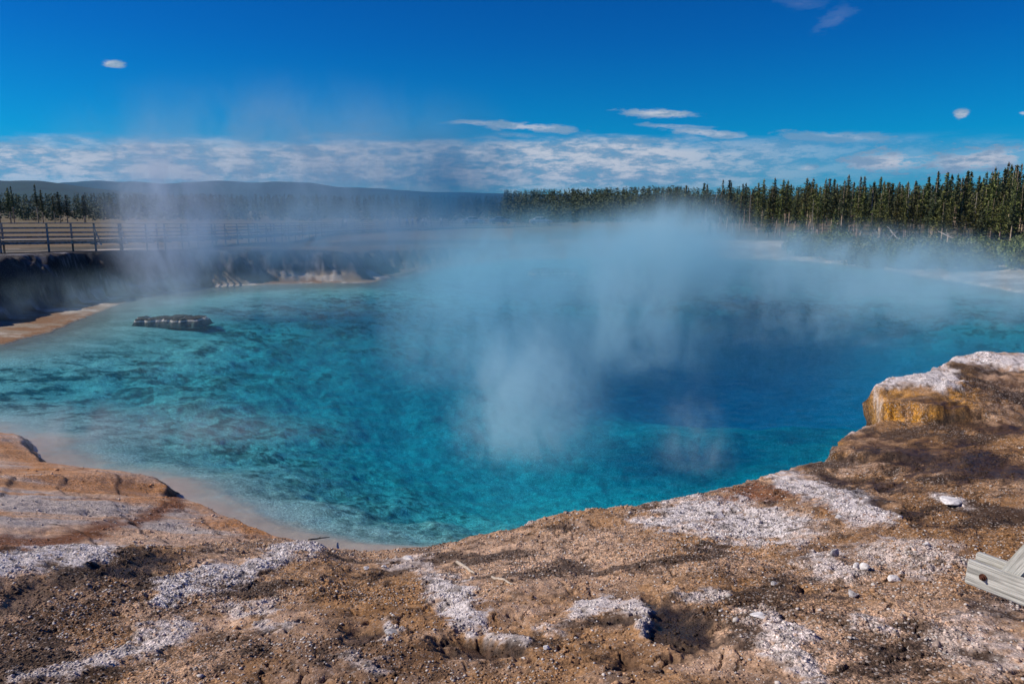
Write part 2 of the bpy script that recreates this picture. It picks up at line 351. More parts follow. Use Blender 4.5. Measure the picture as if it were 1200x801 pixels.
class MB:
    def __init__(s): s.v = []; s.f = []
    def add(s, vs, fs):
        n = len(s.v); s.v += [tuple(p) for p in vs]; s.f += [tuple(i+n for i in f) for f in fs]
    def box(s, c, size, rot=None):
        M3 = rot or Matrix.Identity(3); vs = []
        for i in (-1, 1):
            for j in (-1, 1):
                for k in (-1, 1): vs.append(Vector(c)+M3 @ Vector((i*size[0]/2, j*size[1]/2, k*size[2]/2)))
        s.add(vs, [(0, 1, 3, 2), (4, 6, 7, 5), (0, 4, 5, 1), (2, 3, 7, 6), (0, 2, 6, 4), (1, 5, 7, 3)])
    def beam(s, a, b, w, h, up=(0, 0, 1)):
        a = Vector(a); b = Vector(b); d = (b-a); L = d.length; d.normalize()
        side = d.cross(Vector(up))
        if side.length < 1e-3: side = Vector((1, 0, 0))
        side.normalize(); upv = side.cross(d)
        s.box((a+b)/2, (L, w, h), Matrix((d, side, upv)).transposed())
    def tube(s, pts, rad, n=6):
        rings = []
        for i, p in enumerate(pts):
            p = Vector(p); q = Vector(pts[min(i+1, len(pts)-1)])-Vector(pts[max(i-1, 0)]); q.normalize()
            a = q.cross(Vector((.3, .9, .2))); a.normalize(); b = q.cross(a)
            rr = rad[i] if isinstance(rad, (list, tuple)) else rad
            rings.append([p+(a*math.cos(t)+b*math.sin(t))*rr for t in [2*math.pi*k/n for k in range(n)]])
        vs = [q for r_ in rings for q in r_]; fs = []
        for i in range(len(pts)-1):
            for k in range(n): fs.append((i*n+k, i*n+(k+1) % n, (i+1)*n+(k+1) % n, (i+1)*n+k))
        fs.append(tuple(range(n))[::-1]); fs.append(tuple((len(pts)-1)*n+k for k in range(n)))
        s.add(vs, fs)
    def build(s, name, mat=None, parent=None, smooth=False): return meshobj(name, s.v, s.f, mat, parent, smooth)

# ------------------------------------------------------------------ materials
def newmat(name):
    m = bpy.data.materials.new(name); m.use_nodes = True; nt = m.node_tree; nt.nodes.clear()
    return m, nt, nt.nodes.new, nt.links.new
def simple(name, c, rough=.8, var=.25, scale=8, bump=.2, metal=0, obj_random=0, c2=None):
    m, nt, N, Lk = newmat(name)
    out = N('ShaderNodeOutputMaterial'); p = N('ShaderNodeBsdfPrincipled'); Lk(p.outputs[0], out.inputs[0])
    p.inputs['Roughness'].default_value = rough; p.inputs['Metallic'].default_value = metal
    tc = N('ShaderNodeTexCoord'); nz = N('ShaderNodeTexNoise'); nz.inputs['Scale'].default_value = scale; nz.inputs['Detail'].default_value = 5
    Lk(tc.outputs['Object'], nz.inputs['Vector'])
    rp = N('ShaderNodeMix'); rp.data_type = 'RGBA'
    c2 = c2 or [x*(1-var*1.6) for x in c]
    rp.inputs[6].default_value = (*c2, 1); rp.inputs[7].default_value = (*[min(1, x*(1+var)) for x in c], 1)
    mr = N('ShaderNodeMapRange'); mr.inputs[1].default_value = .35; mr.inputs[2].default_value = .65; Lk(nz.outputs[0], mr.inputs[0]); Lk(mr.outputs[0], rp.inputs[0])
    last = rp.outputs[2]
    if obj_random:
        oi = N('ShaderNodeObjectInfo'); hs = N('ShaderNodeHueSaturation')
        a = N('ShaderNodeMapRange'); a.inputs[3].default_value = 1-obj_random; a.inputs[4].default_value = 1+obj_random
        h = N('ShaderNodeMapRange'); h.inputs[3].default_value = .475; h.inputs[4].default_value = .525
        Lk(oi.outputs['Random'], a.inputs[0]); Lk(oi.outputs['Random'], h.inputs[0]); Lk(a.outputs[0], hs.inputs['Value']); Lk(h.outputs[0], hs.inputs['Hue'])
        Lk(last, hs.inputs['Color']); last = hs.outputs[0]
    Lk(last, p.inputs['Base Color'])
    if bump:
        b = N('ShaderNodeBump'); b.inputs['Strength'].default_value = bump; b.inputs['Distance'].default_value = .02; Lk(nz.outputs[0], b.inputs['Height']); Lk(b.outputs[0], p.inputs['Normal'])
    return m

def ground_material():
    m, nt, N, Lk = newmat('sinter_ground')
    out = N('ShaderNodeOutputMaterial'); p = N('ShaderNodeBsdfPrincipled'); Lk(p.outputs[0], out.inputs[0])
    at_ = N('ShaderNodeAttribute'); at_.attribute_name = 'col'
    wt = N('ShaderNodeAttribute'); wt.attribute_name = 'wet'
    pb = N('ShaderNodeAttribute'); pb.attribute_name = 'peb'
    tc = N('ShaderNodeTexCoord')
    nzw = N('ShaderNodeTexNoise'); nzw.inputs['Scale'].default_value = 14; Lk(tc.outputs['Object'], nzw.inputs['Vector'])
    vm = N('ShaderNodeVectorMath'); vm.operation = 'MULTIPLY_ADD'; vm.inputs[1].default_value = (.03, .03, .03); Lk(nzw.outputs['Color'], vm.inputs[0]); Lk(tc.outputs['Object'], vm.inputs[2])
    vals = []
    for scale, lo, hi in ((58, .35, 1.65), (25, .6, 1.4)):
        vo = N('ShaderNodeTexVoronoi'); vo.inputs['Scale'].default_value = scale; Lk(vm.outputs[0], vo.inputs['Vector'])
        sep = N('ShaderNodeSeparateColor'); Lk(vo.outputs['Color'], sep.inputs[0])
        mr = N('ShaderNodeMapRange'); mr.inputs[3].default_value = lo; mr.inputs[4].default_value = hi; Lk(sep.outputs[0], mr.inputs[0])
        vals.append((vo, mr, sep))
    mul = N('ShaderNodeMath'); mul.operation = 'MULTIPLY'; Lk(vals[0][1].outputs[0], mul.inputs[0]); Lk(vals[1][1].outputs[0], mul.inputs[1])
    nz = N('ShaderNodeTexNoise'); nz.inputs['Scale'].default_value = 90; nz.inputs['Detail'].default_value = 6; nz.inputs['Roughness'].default_value = .7; Lk(tc.outputs['Object'], nz.inputs['Vector'])
    mr2 = N('ShaderNodeMapRange'); mr2.inputs[1].default_value = .3; mr2.inputs[2].default_value = .7; mr2.inputs[3].default_value = .7; mr2.inputs[4].default_value = 1.3; Lk(nz.outputs[0], mr2.inputs[0])
    mul2 = N('ShaderNodeMath'); mul2.operation = 'MULTIPLY'; Lk(mul.outputs[0], mul2.inputs[0]); Lk(mr2.outputs[0], mul2.inputs[1])
    fm = N('ShaderNodeMix'); fm.data_type = 'FLOAT'; fm.inputs[2].default_value = 1.0; Lk(pb.outputs['Fac'], fm.inputs[0]); Lk(mul2.outputs[0], fm.inputs[3])
    cm = N('ShaderNodeVectorMath'); cm.operation = 'SCALE'; Lk(at_.outputs['Color'], cm.inputs[0]); Lk(fm.outputs[0], cm.inputs['Scale'])
    # occasional pale grain
    gt = N('ShaderNodeMath'); gt.operation = 'GREATER_THAN'; gt.inputs[1].default_value = .9; Lk(vals[0][2].outputs[1], gt.inputs[0])
    gm = N('ShaderNodeMath'); gm.operation = 'MULTIPLY'; Lk(gt.outputs[0], gm.inputs[0]); Lk(pb.outputs['Fac'], gm.inputs[1])
    gm2 = N('ShaderNodeMath'); gm2.operation = 'MULTIPLY'; gm2.inputs[1].default_value = .55; Lk(gm.outputs[0], gm2.inputs[0])
    wsub = N('ShaderNodeMath'); wsub.operation = 'SUBTRACT'; wsub.use_clamp = True; Lk(gm2.outputs[0], wsub.inputs[0]); Lk(wt.outputs['Fac'], wsub.inputs[1])
    mx = N('ShaderNodeMix'); mx.data_type = 'RGBA'; mx.inputs[7].default_value = (.62, .55, .5, 1); Lk(wsub.outputs[0], mx.inputs[0]); Lk(cm.outputs[0], mx.inputs[6])
    Lk(mx.outputs[2], p.inputs['Base Color'])
    rr = N('ShaderNodeMapRange'); rr.inputs[3].default_value = .9; rr.inputs[4].default_value = .42; Lk(wt.outputs['Fac'], rr.inputs[0]); Lk(rr.outputs[0], p.inputs['Roughness'])
    b1 = N('ShaderNodeBump'); b1.inputs['Strength'].default_value = .8; b1.inputs['Distance'].default_value = .012; b1.invert = True
    Lk(vals[0][0].outputs['Distance'], b1.inputs['Height'])
    sb = N('ShaderNodeMath'); sb.operation = 'MULTIPLY'; sb.inputs[1].default_value = .9; Lk(pb.outputs['Fac'], sb.inputs[0]); Lk(sb.outputs[0], b1.inputs['Strength'])
    b2 = N('ShaderNodeBump'); b2.inputs['Strength'].default_value = .6; b2.inputs['Distance'].default_value = .02; Lk(nz.outputs[0], b2.inputs['Height']); Lk(b1.outputs[0], b2.inputs['Normal'])
    Lk(b2.outputs[0], p.inputs['Normal'])
    p.inputs['Specular IOR Level'].default_value = .25
    return m
M_GROUND = ground_material()

# ------------------------------------------------------------------ ground sheet (polar grid, finest near the viewer)
th = np.concatenate([np.linspace(-180, -46, 80, endpoint=False), np.linspace(-46, -37, 45, endpoint=False), np.linspace(-37, 37, 700, endpoint=False), np.linspace(37, 46, 45, endpoint=False), np.linspace(46, 180, 80)])
rr_ = [.6]
while rr_[-1] < 9500:
    r_ = rr_[-1]
    k = .03 if r_ < 2.6 else .0034 if r_ < 14 else .0048 if r_ < 66 else .014 if r_ < 150 else .05
    rr_.append(r_*(1+k))
rr_ = np.array(rr_); nr, nth = len(rr_), len(th)
TH, RR = np.meshgrid(np.radians(th), rr_)
X = (RR*np.sin(TH)).ravel(); Y = (RR*np.cos(TH)).ravel()
out = terrain(X, Y, True)
Zg, COL, WET, PEB, WHT, DS, SHT = out
me = bpy.data.meshes.new('ground'); nv_ = len(X)+1
me.vertices.add(nv_)
co = np.zeros((nv_, 3), np.float32); co[:-1, 0] = X; co[:-1, 1] = Y; co[:-1, 2] = Zg
LD = np.where((X > 4) & (X < 14) & (Y > 8) & (Y < 24) & (DS > -.1), ss(Zg, .45, .85)*(1-ss(DS, .1, 1.5)), 0)
LS = (vn(Zg*9+vn(X*1.5, Y*1.5, 5)*2, X*1.2, 7)-.5)*np.where((X > 4) & (X < 14) & (Y > 8) & (Y < 24), (1-ss(DS, .25, .5))*ss(Zg, .05, .2), 0)
co[:-1, 0] += -.80*(LD*.20+LS*.12); co[:-1, 1] += .45*(LD*.20+LS*.12)
co[-1] = (0, 0, Zg[:nth].mean())
me.vertices.foreach_set('co', co.ravel())
i = np.arange(nr-1)[:, None]*nth+np.arange(nth-1)[None]
q = np.stack([i, i+1, i+1+nth, i+nth], -1).reshape(-1, 4)[:, ::-1]
tr = np.stack([np.arange(nth-1), np.full(nth-1, nv_-1), np.arange(1, nth)], -1)
nl = q.size+tr.size; me.loops.add(nl); me.loops.foreach_set('vertex_index', np.concatenate([q.ravel(), tr.ravel()]).astype(np.int32))
me.polygons.add(len(q)+len(tr))
me.polygons.foreach_set('loop_start', np.concatenate([np.arange(len(q))*4, len(q)*4+np.arange(len(tr))*3]).astype(np.int32))
me.polygons.foreach_set('use_smooth', np.ones(len(q)+len(tr), bool))
me.update(calc_edges=True); me.validate()
a = me.attributes.new('col', 'FLOAT_COLOR', 'POINT'); cc = np.ones((nv_, 4), np.float32); cc[:-1, :3] = COL; cc[-1, :3] = TAN; a.data.foreach_set('color', cc.ravel())
for nm, arr in (('wet', WET), ('peb', PEB)):
    a = me.attributes.new(nm, 'FLOAT', 'POINT'); b_ = np.zeros(nv_, np.float32); b_[:-1] = arr; a.data.foreach_set('value', b_)
me.materials.append(M_GROUND)
ground = bpy.data.objects.new('ground', me); C.objects.link(ground); ground['kind'] = 'structure'

# ------------------------------------------------------------------ water body
def water_material():
    m, nt, N, Lk = newmat('hot_spring_water')
    out = N('ShaderNodeOutputMaterial')
    tr = N('ShaderNodeBsdfTransparent'); gl = N('ShaderNodeBsdfGlossy'); gl.inputs['Roughness'].default_value = .06
    fr = N('ShaderNodeFresnel'); fr.inputs['IOR'].default_value = 1.33
    mu = N('ShaderNodeMath'); mu.operation = 'MULTIPLY'; mu.inputs[1].default_value = WATER_REFL; Lk(fr.outputs[0], mu.inputs[0])
    mx = N('ShaderNodeMixShader'); Lk(mu.outputs[0], mx.inputs[0]); Lk(tr.outputs[0], mx.inputs[1]); Lk(gl.outputs[0], mx.inputs[2]); Lk(mx.outputs[0], out.inputs[0])
    tc = N('ShaderNodeTexCoord'); h = None
    for s, dist in ((2.2, .05), (9, .012)):
        mp = N('ShaderNodeMapping'); mp.inputs['Scale'].default_value = (s*.8, s*1.3, 1); Lk(tc.outputs['Object'], mp.inputs[0])
        nz = N('ShaderNodeTexNoise'); nz.inputs['Scale'].default_value = 1; nz.inputs['Detail'].default_value = 4; Lk(mp.outputs[0], nz.inputs['Vector'])
        b = N('ShaderNodeBump'); b.inputs['Strength'].default_value = .8; b.inputs['Distance'].default_value = dist; Lk(nz.outputs[0], b.inputs['Height'])
        if h: Lk(h.outputs[0], b.inputs['Normal'])
        h = b
    Lk(h.outputs[0], gl.inputs['Normal']); Lk(h.outputs[0], fr.inputs['Normal'])
    # absorption: red goes first, then green
    ab = N('ShaderNodeVolumeAbsorption'); s_ = WATER_ABS; mxs = max(s_); ab.inputs['Color'].default_value = (*[1-c/mxs for c in s_], 1); ab.inputs['Density'].default_value = mxs
    vs = N('ShaderNodeVolumeScatter'); vs.inputs['Color'].default_value = (.18, .75, .92, 1); vs.inputs['Density'].default_value = WATER_SCAT
    ad = N('ShaderNodeAddShader'); Lk(ab.outputs[0], ad.inputs[0]); Lk(vs.outputs[0], ad.inputs[1]); Lk(ad.outputs[0], out.inputs['Volume'])
    return m
WATER_REFL = .45; WATER_ABS = (.48, .057, .021); WATER_SCAT = .022
hull = MB()
pts = [(p[0], p[1]) for p in S]
cx_ = sum(p[0] for p in pts)/len(pts); cy_ = sum(p[1] for p in pts)/len(pts)
x0, x1, y0, y1 = min(p[0] for p in pts)-3, max(p[0] for p in pts)+3, min(p[1] for p in pts)-2, max(p[1] for p in pts)+4
hull.box(((x0+x1)/2, (y0+y1)/2, -6), (x1-x0, y1-y0, 12))
water = hull.build('water', water_material()); tag(water, kind='structure')

# ------------------------------------------------------------------ hills
def hills(name, prof, D, back, colr, seed, label):
    us = np.linspace(-500, 1700, 320)
    pv = np.interp(us, [p[0] for p in prof], [p[1] for p in prof])
    nz_ = (fbm(us*.02, us*0+seed, seed, 4)-.5)*3
    vs, fs = [], []; rows = 9; n = len(us)
    for k in range(rows):
        t = k/(rows-1)
        for j, u in enumerate(us):
            dist = D-back*(1-t)
            top = HC+D*math.tan(math.atan((400.5-(pv[j]+nz_[j]))/F)-PITCH)
            hh = (1-(1-t)**1.6)
            bump = (vn(np.array([u*.05+k*3.1]), np.array([k*1.7]), seed)[0]-.5)*.25*(1-t)*t*4
            zz = -5+(top+5)*max(0, min(1, hh+bump*.5))
            vs.append(((u-600)/F*D*(dist/D), dist, zz))
    for j, u in enumerate(us): vs.append(((u-600)/F*(D+back), D+back, -5))
    for k in range(rows):
        for j in range(n-1): fs.append((k*n+j, k*n+j+1, (k+1)*n+j+1, (k+1)*n+j))
    o = meshobj(name, vs, fs, simple(name+'_m', colr, 1, .35, .004, 0), None, True)
    tag(o, kind='structure'); return o
hills('hills', [(-500, 206), (0, 211), (60, 212), (85, 215), (105, 219), (200, 228), (400, 240), (1700, 244)], 3000, 900, (.010, .030, .020), 3, '')
hills('mountains', [(-500, 214), (60, 216), (110, 212), (150, 213), (200, 214.5), (262, 212), (300, 214.5), (330, 214), (372, 214.5), (395, 218), (440, 221), (500, 225), (600, 227), (900, 229), (1700, 226)], 6500, 2200, (.012, .034, .034), 5, '')

# ------------------------------------------------------------------ pines
M_BARK = simple('pine_bark', (.36, .27, .20), .9, .3, 3, .3, obj_random=.25)
M_DEAD = simple('dead_wood', (.36, .32, .29), .9, .25, 5, .3, obj_random=.2)
M_NEEDLE = simple('pine_needles', (.125, .125, .028), .75, .5, 1.6, 0, obj_random=.4, c2=(.018, .036, .012))
M_NEEDLE2 = simple('pine_needles_dark', (.065, .08, .026), .75, .5, 1.6, 0, obj_random=.35, c2=(.012, .026, .012))
M_SHRUB = simple('shrub_leaves', (.11, .125, .03), .75, .4, 2, 0, obj_random=.35, c2=(.05, .075, .03))
M_SHRUBG = simple('sage_leaves', (.15, .17, .09), .8, .35, 2, 0, obj_random=.25)

def crown_mesh(rng, h, c0, wid, dens, top=1.0, lump=0.5):
    vs, fs = [], []
    z = c0*h
    lvl = 0
    while z < h*.985:
        t = (z-c0*h)/(h-c0*h)
        prof = (1-t)**.8*(.55+.45*min(1, t*4+.25))*(.72+.45*abs(math.sin(z*2.6+h)))
        nb = max(3, int(6*dens*(1-.45*t)))
        a0 = rng.uniform(0, 6.28)
        for b in range(nb):
            a = a0+6.283*b/nb+rng.uniform(-.35, .35)
            L = wid*1.35*prof*rng.uniform(1-lump, 1.15)
            if rng.random() < .12: L *= .35
            droop = rng.uniform(-.25, .15)-.12*(1-t)
            ns = max(2, int(L/.16))
            for s in range(ns):
                q = (s+.7)/ns
                px = math.cos(a)*L*q; py = math.sin(a)*L*q; pz = z+droop*L*q+rng.uniform(-.08, .08)
                for k in range(3):
                    sz = rng.uniform(.10, .20)*(1.15-.45*q)
                    ox, oy, oz = px+rng.gauss(0, .07), py+rng.gauss(0, .07), pz+rng.gauss(0, .06)
                    sz *= 1.35; d1 = Vector((rng.gauss(0, 1)+math.cos(a), rng.gauss(0, 1)+math.sin(a), rng.gauss(0, .5)+.35)).normalized()*sz
                    d2 = Vector((rng.gauss(0, 1), rng.gauss(0, 1), rng.gauss(0, .6))).normalized()*sz*.55
                    n = len(vs); c = Vector((ox, oy, oz))
                    vs += [c-d1, c+d2, c+d1, c-d2*.8]; fs.append((n, n+1, n+2, n+3))
        z += rng.uniform(.16, .3)*(h/9)**.3/dens**.5
        lvl += 1
    # leader
    for k in range(6):
        c = Vector((0, 0, h*(.965+.007*k))); n = len(vs); d1 = Vector((rng.gauss(0, .05), rng.gauss(0, .05), .16)); d2 = Vector((rng.gauss(0, 1), rng.gauss(0, 1), 0)).normalized()*.05
        vs += [c-d1, c+d2, c+d1, c-d2]; fs.append((n, n+1, n+2, n+3))
    return vs, fs
def trunk_mb(rng, h, r0, dead=False):
    m = MB(); lean = (rng.uniform(-.02, .02), rng.uniform(-.02, .02))
    n = 7; pts = [(lean[0]*h*(k/n)**1.5+rng.uniform(-.02, .02), lean[1]*h*(k/n)**1.5, h*k/n-(.3 if k == 0 else 0)) for k in range(n+1)]
    m.tube(pts, [r0*(1-.85*k/n) for k in range(n+1)], 7)
    for k in range(26 if dead else 16):
        z = rng.uniform(.2, .9 if dead else .5)*h; a = rng.uniform(0, 6.28); L = rng.uniform(.3, .9)*(1-z/h*.6)
        m.tube([(0, 0, z), (math.cos(a)*L*.6, math.sin(a)*L*.6, z+rng.uniform(-.1, .12)), (math.cos(a)*L, math.sin(a)*L, z+rng.uniform(-.2, .25))], [.022, .014, .005], 4)
    return m
protos = []
def make_pine(seed, h, c0, wid, dens, mat, lump=.5):
    rng = random.Random(seed)
    root = empty('pine_tree', (0, 0, -100))
    trunk_mb(rng, h, .155).build('trunk', M_BARK, root, True)
    v_, f_ = crown_mesh(rng, h, c0, wid, dens, lump=lump)
    meshobj('crown', v_, f_, mat, root)
    root['h'] = h
    protos.append(root); return root
for k, (h, c0, wid, dens, mt, lump) in enumerate([(9, .44, 1.2, 1.0, M_NEEDLE, .65), (10, .36, 1.45, 1.05, M_NEEDLE, .75), (8.5, .30, 1.5, 1.0, M_NEEDLE2, .6), (10.5, .46, 1.05, .9, M_NEEDLE2, .75), (7.5, .15, 1.2, 1.2, M_NEEDLE, .45), (9.5, .40, .8, 1.0, M_NEEDLE, .5), (5, .06, 1.1, 1.2, M_NEEDLE2, .35)]):
    make_pine(100+k, h, c0, wid, dens, mt, lump)
def make_snag(seed, h):
    rng = random.Random(seed); root = empty('dead_tree', (0, 0, -100)); trunk_mb(rng, h, .10, True).build('trunk', M_DEAD, root, True); root['h'] = h; return root
snags = [make_snag(200+k, h) for k, h in enumerate((7.5, 9, 6))]
def top_to_h(u, vtop, D, zg):
    # height so that the top reaches picture row vtop
    el = math.atan((400.5-vtop)/F)-PITCH
    return HC+D*math.tan(el)-zg
used = set()
def place(proto, u, D, height, label, cat, group, rz=None):
    x, y = atD(u, D, 2); z = float(base_height(np.array([x]), np.array([y]))[0])
    o = copy_tree(proto)
    s = height/proto['h']
    o.location = (x, y, z-.05); o.scale = (s*random.uniform(.85, 1.15)*(1 if s < 1.15 else .95), s*random.uniform(.85, 1.15), s); o.rotation_euler = (0, 0, random.uniform(0, 6.28) if rz is None else rz)
    o.scale[1] = o.scale[0]
    if 'h' in o: del o['h']
    tag(o, label, cat, group)
    return o
# skyline of the wood on the right: picture row of the tree tops
SKY = [(690, 228), (740, 226), (780, 222), (820, 219), (860, 216), (900, 214), (930, 213), (960, 212), (985, 209), (1030, 212), (1060, 214), (1085, 211), (1100, 203), (1120, 207), (1145, 206), (1160, 200), (1185, 197), (1260, 194), (1400, 190)]
ztree = 1.9
cnt = 0
def sky(u): return float(np.interp(u, [p[0] for p in SKY], [p[1] for p in SKY]))
rows = [(0, .0, 34), (6, 1, 40), (13, 3, 46), (21, 2, 48), (30, 1, 46), (42, 1, 34)]
GR = 'pines of the forest on the right'
for ri, (dd, drop, n) in enumerate(rows):
    for k in range(n):
        t = (k+random.uniform(.1, .9))/n
        u = 770+t**.8*(1330-770)
        D0 = np.interp(u, [760, 900, 1050, 1330], [125, 104, 84, 76])
        D = D0+dd+random.uniform(-2, 2)
        vt = sky(u)+abs(random.gauss(0, 8))-(4 if random.random() < .12 else 0)+{0: 20, 1: 7, 2: 2, 3: -1, 4: -3, 5: -3}[ri]
        h = max(3.0, top_to_h(u, vt, D, 2.0))
        pr = protos[random.choice((0, 1, 2, 3, 4, 5, 5, 1, 3))]
        if ri == 0 and random.random() < .35: pr = protos[6]; h *= random.uniform(.5, .8)
        if random.random() < .07:
            place(random.choice(snags), u, D, h*random.uniform(.7, .95), 'bare grey dead trunk standing among the green pines of the right-hand forest', 'dead tree', 'dead trunks in the forest on the right'); continue
        lab = ('short bushy green pine at the front foot of the right-hand forest' if pr is protos[6] or ri == 0 else 'tall slim green pine inside the dense right-hand forest' if ri < 3 else 'pine at the back of the right-hand forest showing only its top')
        place(pr, u, D, h, lab, 'pine tree', GR)
# the individual tops that stick out
for (u, vt, D, pk, lab) in [(1103, 196, 92, 5, 'tallest thin spire-topped pine rising above the right-hand forest skyline'), (1158, 197, 90, 1, 'dark round-topped pine second from the right edge of the forest skyline'),
        (1184, 195, 88, 3, 'broad dark pine at the far right of the forest skyline'), (985, 205, 100, 3, 'dark pine tip standing up left of the middle of the forest skyline'), (1125, 202, 92, 0, 'pointed pine just right of the tallest spire'),
        (1031, 207, 98, 5, 'thin needle-like pine tip in the middle of the forest skyline'), (1092, 207, 93, 2, 'dense dark pine just left of the tallest spire'), (953, 210, 105, 1, 'yellow green pine near the left part of the tall forest')]:
    place(protos[pk], u, D, top_to_h(u, vt, D, 2.0), lab, 'pine tree', GR)
place(snags[1], 1061, 95, top_to_h(1061, 209, 95, 2.), 'bare pale snag with thin twigs at the top of the forest skyline', 'dead tree', None)
# left group behind the boardwalk
for k in range(26):
    u = random.uniform(-120, 52) if k < 20 else random.uniform(50, 110)
    D = random.uniform(150, 175); vt = 219+abs(random.gauss(0, 4))+(8 if u > 52 else 0)
    place(protos[random.choice((0, 1, 2, 3))], u, D, top_to_h(u, vt, D, 2.0), 'dark pine in the clump beyond the boardwalk at the left edge', 'pine tree', 'pines beyond the boardwalk on the left')
# far woods as one mass each
def far_wood(u0, u1, D0, D1, vt0, vt1, n, seed, mat):
    rng = random.Random(seed); V_, F_ = [], []
    for k in range(n):
        u = rng.uniform(u0, u1); D = rng.uniform(D0, D1)
        x, y = atD(u, D, 2); t = (u-u0)/(u1-u0)
        h = max(3, top_to_h(u, vt0+(vt1-vt0)*t-2+abs(rng.gauss(0, 4.5)), D, 2)); wd = h*rng.uniform(.10, .19)
        c0 = rng.uniform(.0, .12)
        for s in range(90):
            q = rng.random()**.8; z = 2+h*(c0+(1-c0)*q); rad = wd*(1-q)**.7*rng.uniform(.2, 1)+.08; a = rng.uniform(0, 6.28)
            sz = h*rng.uniform(.022, .042)*(1.25-.8*q); n0 = len(V_); cx, cy2 = x+math.cos(a)*rad, y+math.sin(a)*rad
            V_ += [(cx+rng.gauss(0, sz), cy2+rng.gauss(0, sz), z+sz*rng.uniform(.5, 1.4)), (cx+rng.gauss(0, sz), cy2+rng.gauss(0, sz), z-sz*rng.uniform(.3, 1)), (cx+rng.gauss(0, sz), cy2+rng.gauss(0, sz), z-sz*rng.uniform(0, 1))]
            F_.append((n0, n0+1, n0+2))
    return meshobj('distant_forest', V_, F_, mat)
M_FARN = simple('far_needles', (.055, .075, .03), .8, .45, .12, 0, c2=(.02, .035, .015))
tag(far_wood(90, 620, 205, 330, 227, 231, 800, 1, M_FARN), 'hazy dark belt of conifers across the plain behind the walkers', 'forest', None, 'stuff')
tag(far_wood(590, 800, 165, 260, 224, 219, 480, 2, M_FARN), 'dark green wood running from the centre toward the tall forest', 'forest', None, 'stuff')
tag(far_wood(780, 1500, 150, 220, 222, 209, 1100, 3, M_FARN), 'shaded depth of the wood behind the front pines', 'forest', None, 'stuff')
tag(far_wood(-500, 95, 205, 330, 226, 228, 700, 4, M_FARN), 'dark conifer belt behind the left pine clump under the hills', 'forest', None, 'stuff')

# shrubs at the foot of the wood
def make_shrub(seed, mat):
    rng = random.Random(seed); vs, fs = [], []
    root = empty('shrub', (0, 0, -100))
    blobs = [(rng.gauss(0, .5), rng.gauss(0, .4), rng.uniform(.3, .8), rng.uniform(.35, .6)) for _ in range(8)]
    for bx, by, bz, br in blobs:
        for k in range(170):
            d = Vector((rng.gauss(0, 1), rng.gauss(0, 1), rng.gauss(0, .8))).normalized()*br*rng.uniform(.55, 1.1)
            c = Vector((bx, by, max(.05, bz+d.z)))+Vector((d.x, d.y, 0)); a = Vector((rng.gauss(0, 1), rng.gauss(0, 1), rng.gauss(0, 1))).normalized()*rng.uniform(.05, .1); b = Vector((rng.gauss(0, 1), rng.gauss(0, 1), rng.gauss(0, 1))).normalized()*.05
            n = len(vs); vs += [c-a, c+b, c+a, c-b]; fs.append((n, n+1, n+2, n+3))
    meshobj('foliage', vs, fs, mat, root)
    m = MB()
    for k in range(6): a = rng.uniform(0, 6.28); m.tube([(0, 0, -.05), (math.cos(a)*.3, math.sin(a)*.3, .4), (math.cos(a)*.55, math.sin(a)*.5, .8)], [.03, .02, .008], 4)
    m.build('stem', M_DEAD, root)
    root['h'] = 1.3; return root
shr = [make_shrub(1, M_SHRUB), make_shrub(2, M_SHRUB), make_shrub(3, M_SHRUBG)]
for k in range(84):
    u = 930+k/83*390+random.uniform(-7, 7)
    D0 = np.interp(u, [760, 900, 1050, 1330], [115, 92, 67, 55])
    D = D0+random.uniform(-2, 11)
    pr = shr[random.choice((0, 1, 0, 1, 2))]
    place(pr, u, D, random.uniform(1.3, 2.6), 'grey green sage bush at the foot of the right-hand forest' if pr is shr[2] else 'low bright green shrub along the foot of the right-hand forest', 'shrub', 'shrubs along the forest edge')
for o in protos+snags+shr:            # the masters themselves are not part of the place
    for c in list(o.children): bpy.data.objects.remove(c)
    bpy.data.objects.remove(o)
# fallen trunks
for k, (u, D, L, a, tilt, lab) in enumerate([(1030, 84, 4, .6, .5, 'pale fallen trunk leaning against pines left in the forest'), (1150, 76, 4.5, 2.4, .45, 'pale leaning dead trunk among the shrubs below the tallest spire'),
        (1140, 78, 3.5, .3, .2, 'grey bleached log lying in the right-hand shrubs'), (1065, 80, 3.5, 2.2, .8, 'thin leaning dead pole in the middle of the forest edge'), (1180, 72, 3, 2.9, .25, 'short grey log near the right edge of the shrubs')]):
    x, y = atD(u, D, 2); z = float(base_height(np.array([x]), np.array([y]))[0]); m = MB(); rng = random.Random(k)
    e = (math.cos(a)*math.cos(tilt)*L, math.sin(a)*math.cos(tilt)*L, math.sin(tilt)*L)
    m.tube([(0, 0, .1), (e[0]*.5, e[1]*.5, e[2]*.5+.1), (e[0], e[1], e[2]+.1)], [.1, .08, .03], 7)
    for j in range(8):
        q = rng.uniform(.3, .95); b = rng.uniform(0, 6.28); m.tube([(e[0]*q, e[1]*q, e[2]*q+.1), (e[0]*q+math.cos(b)*.5, e[1]*q+math.sin(b)*.5, e[2]*q+.1+rng.uniform(.1, .7))], [.03, .008], 4)
    o = m.build('fallen_log', M_DEAD, None, True); o.location = (x, y, z); tag(o, lab, 'log')

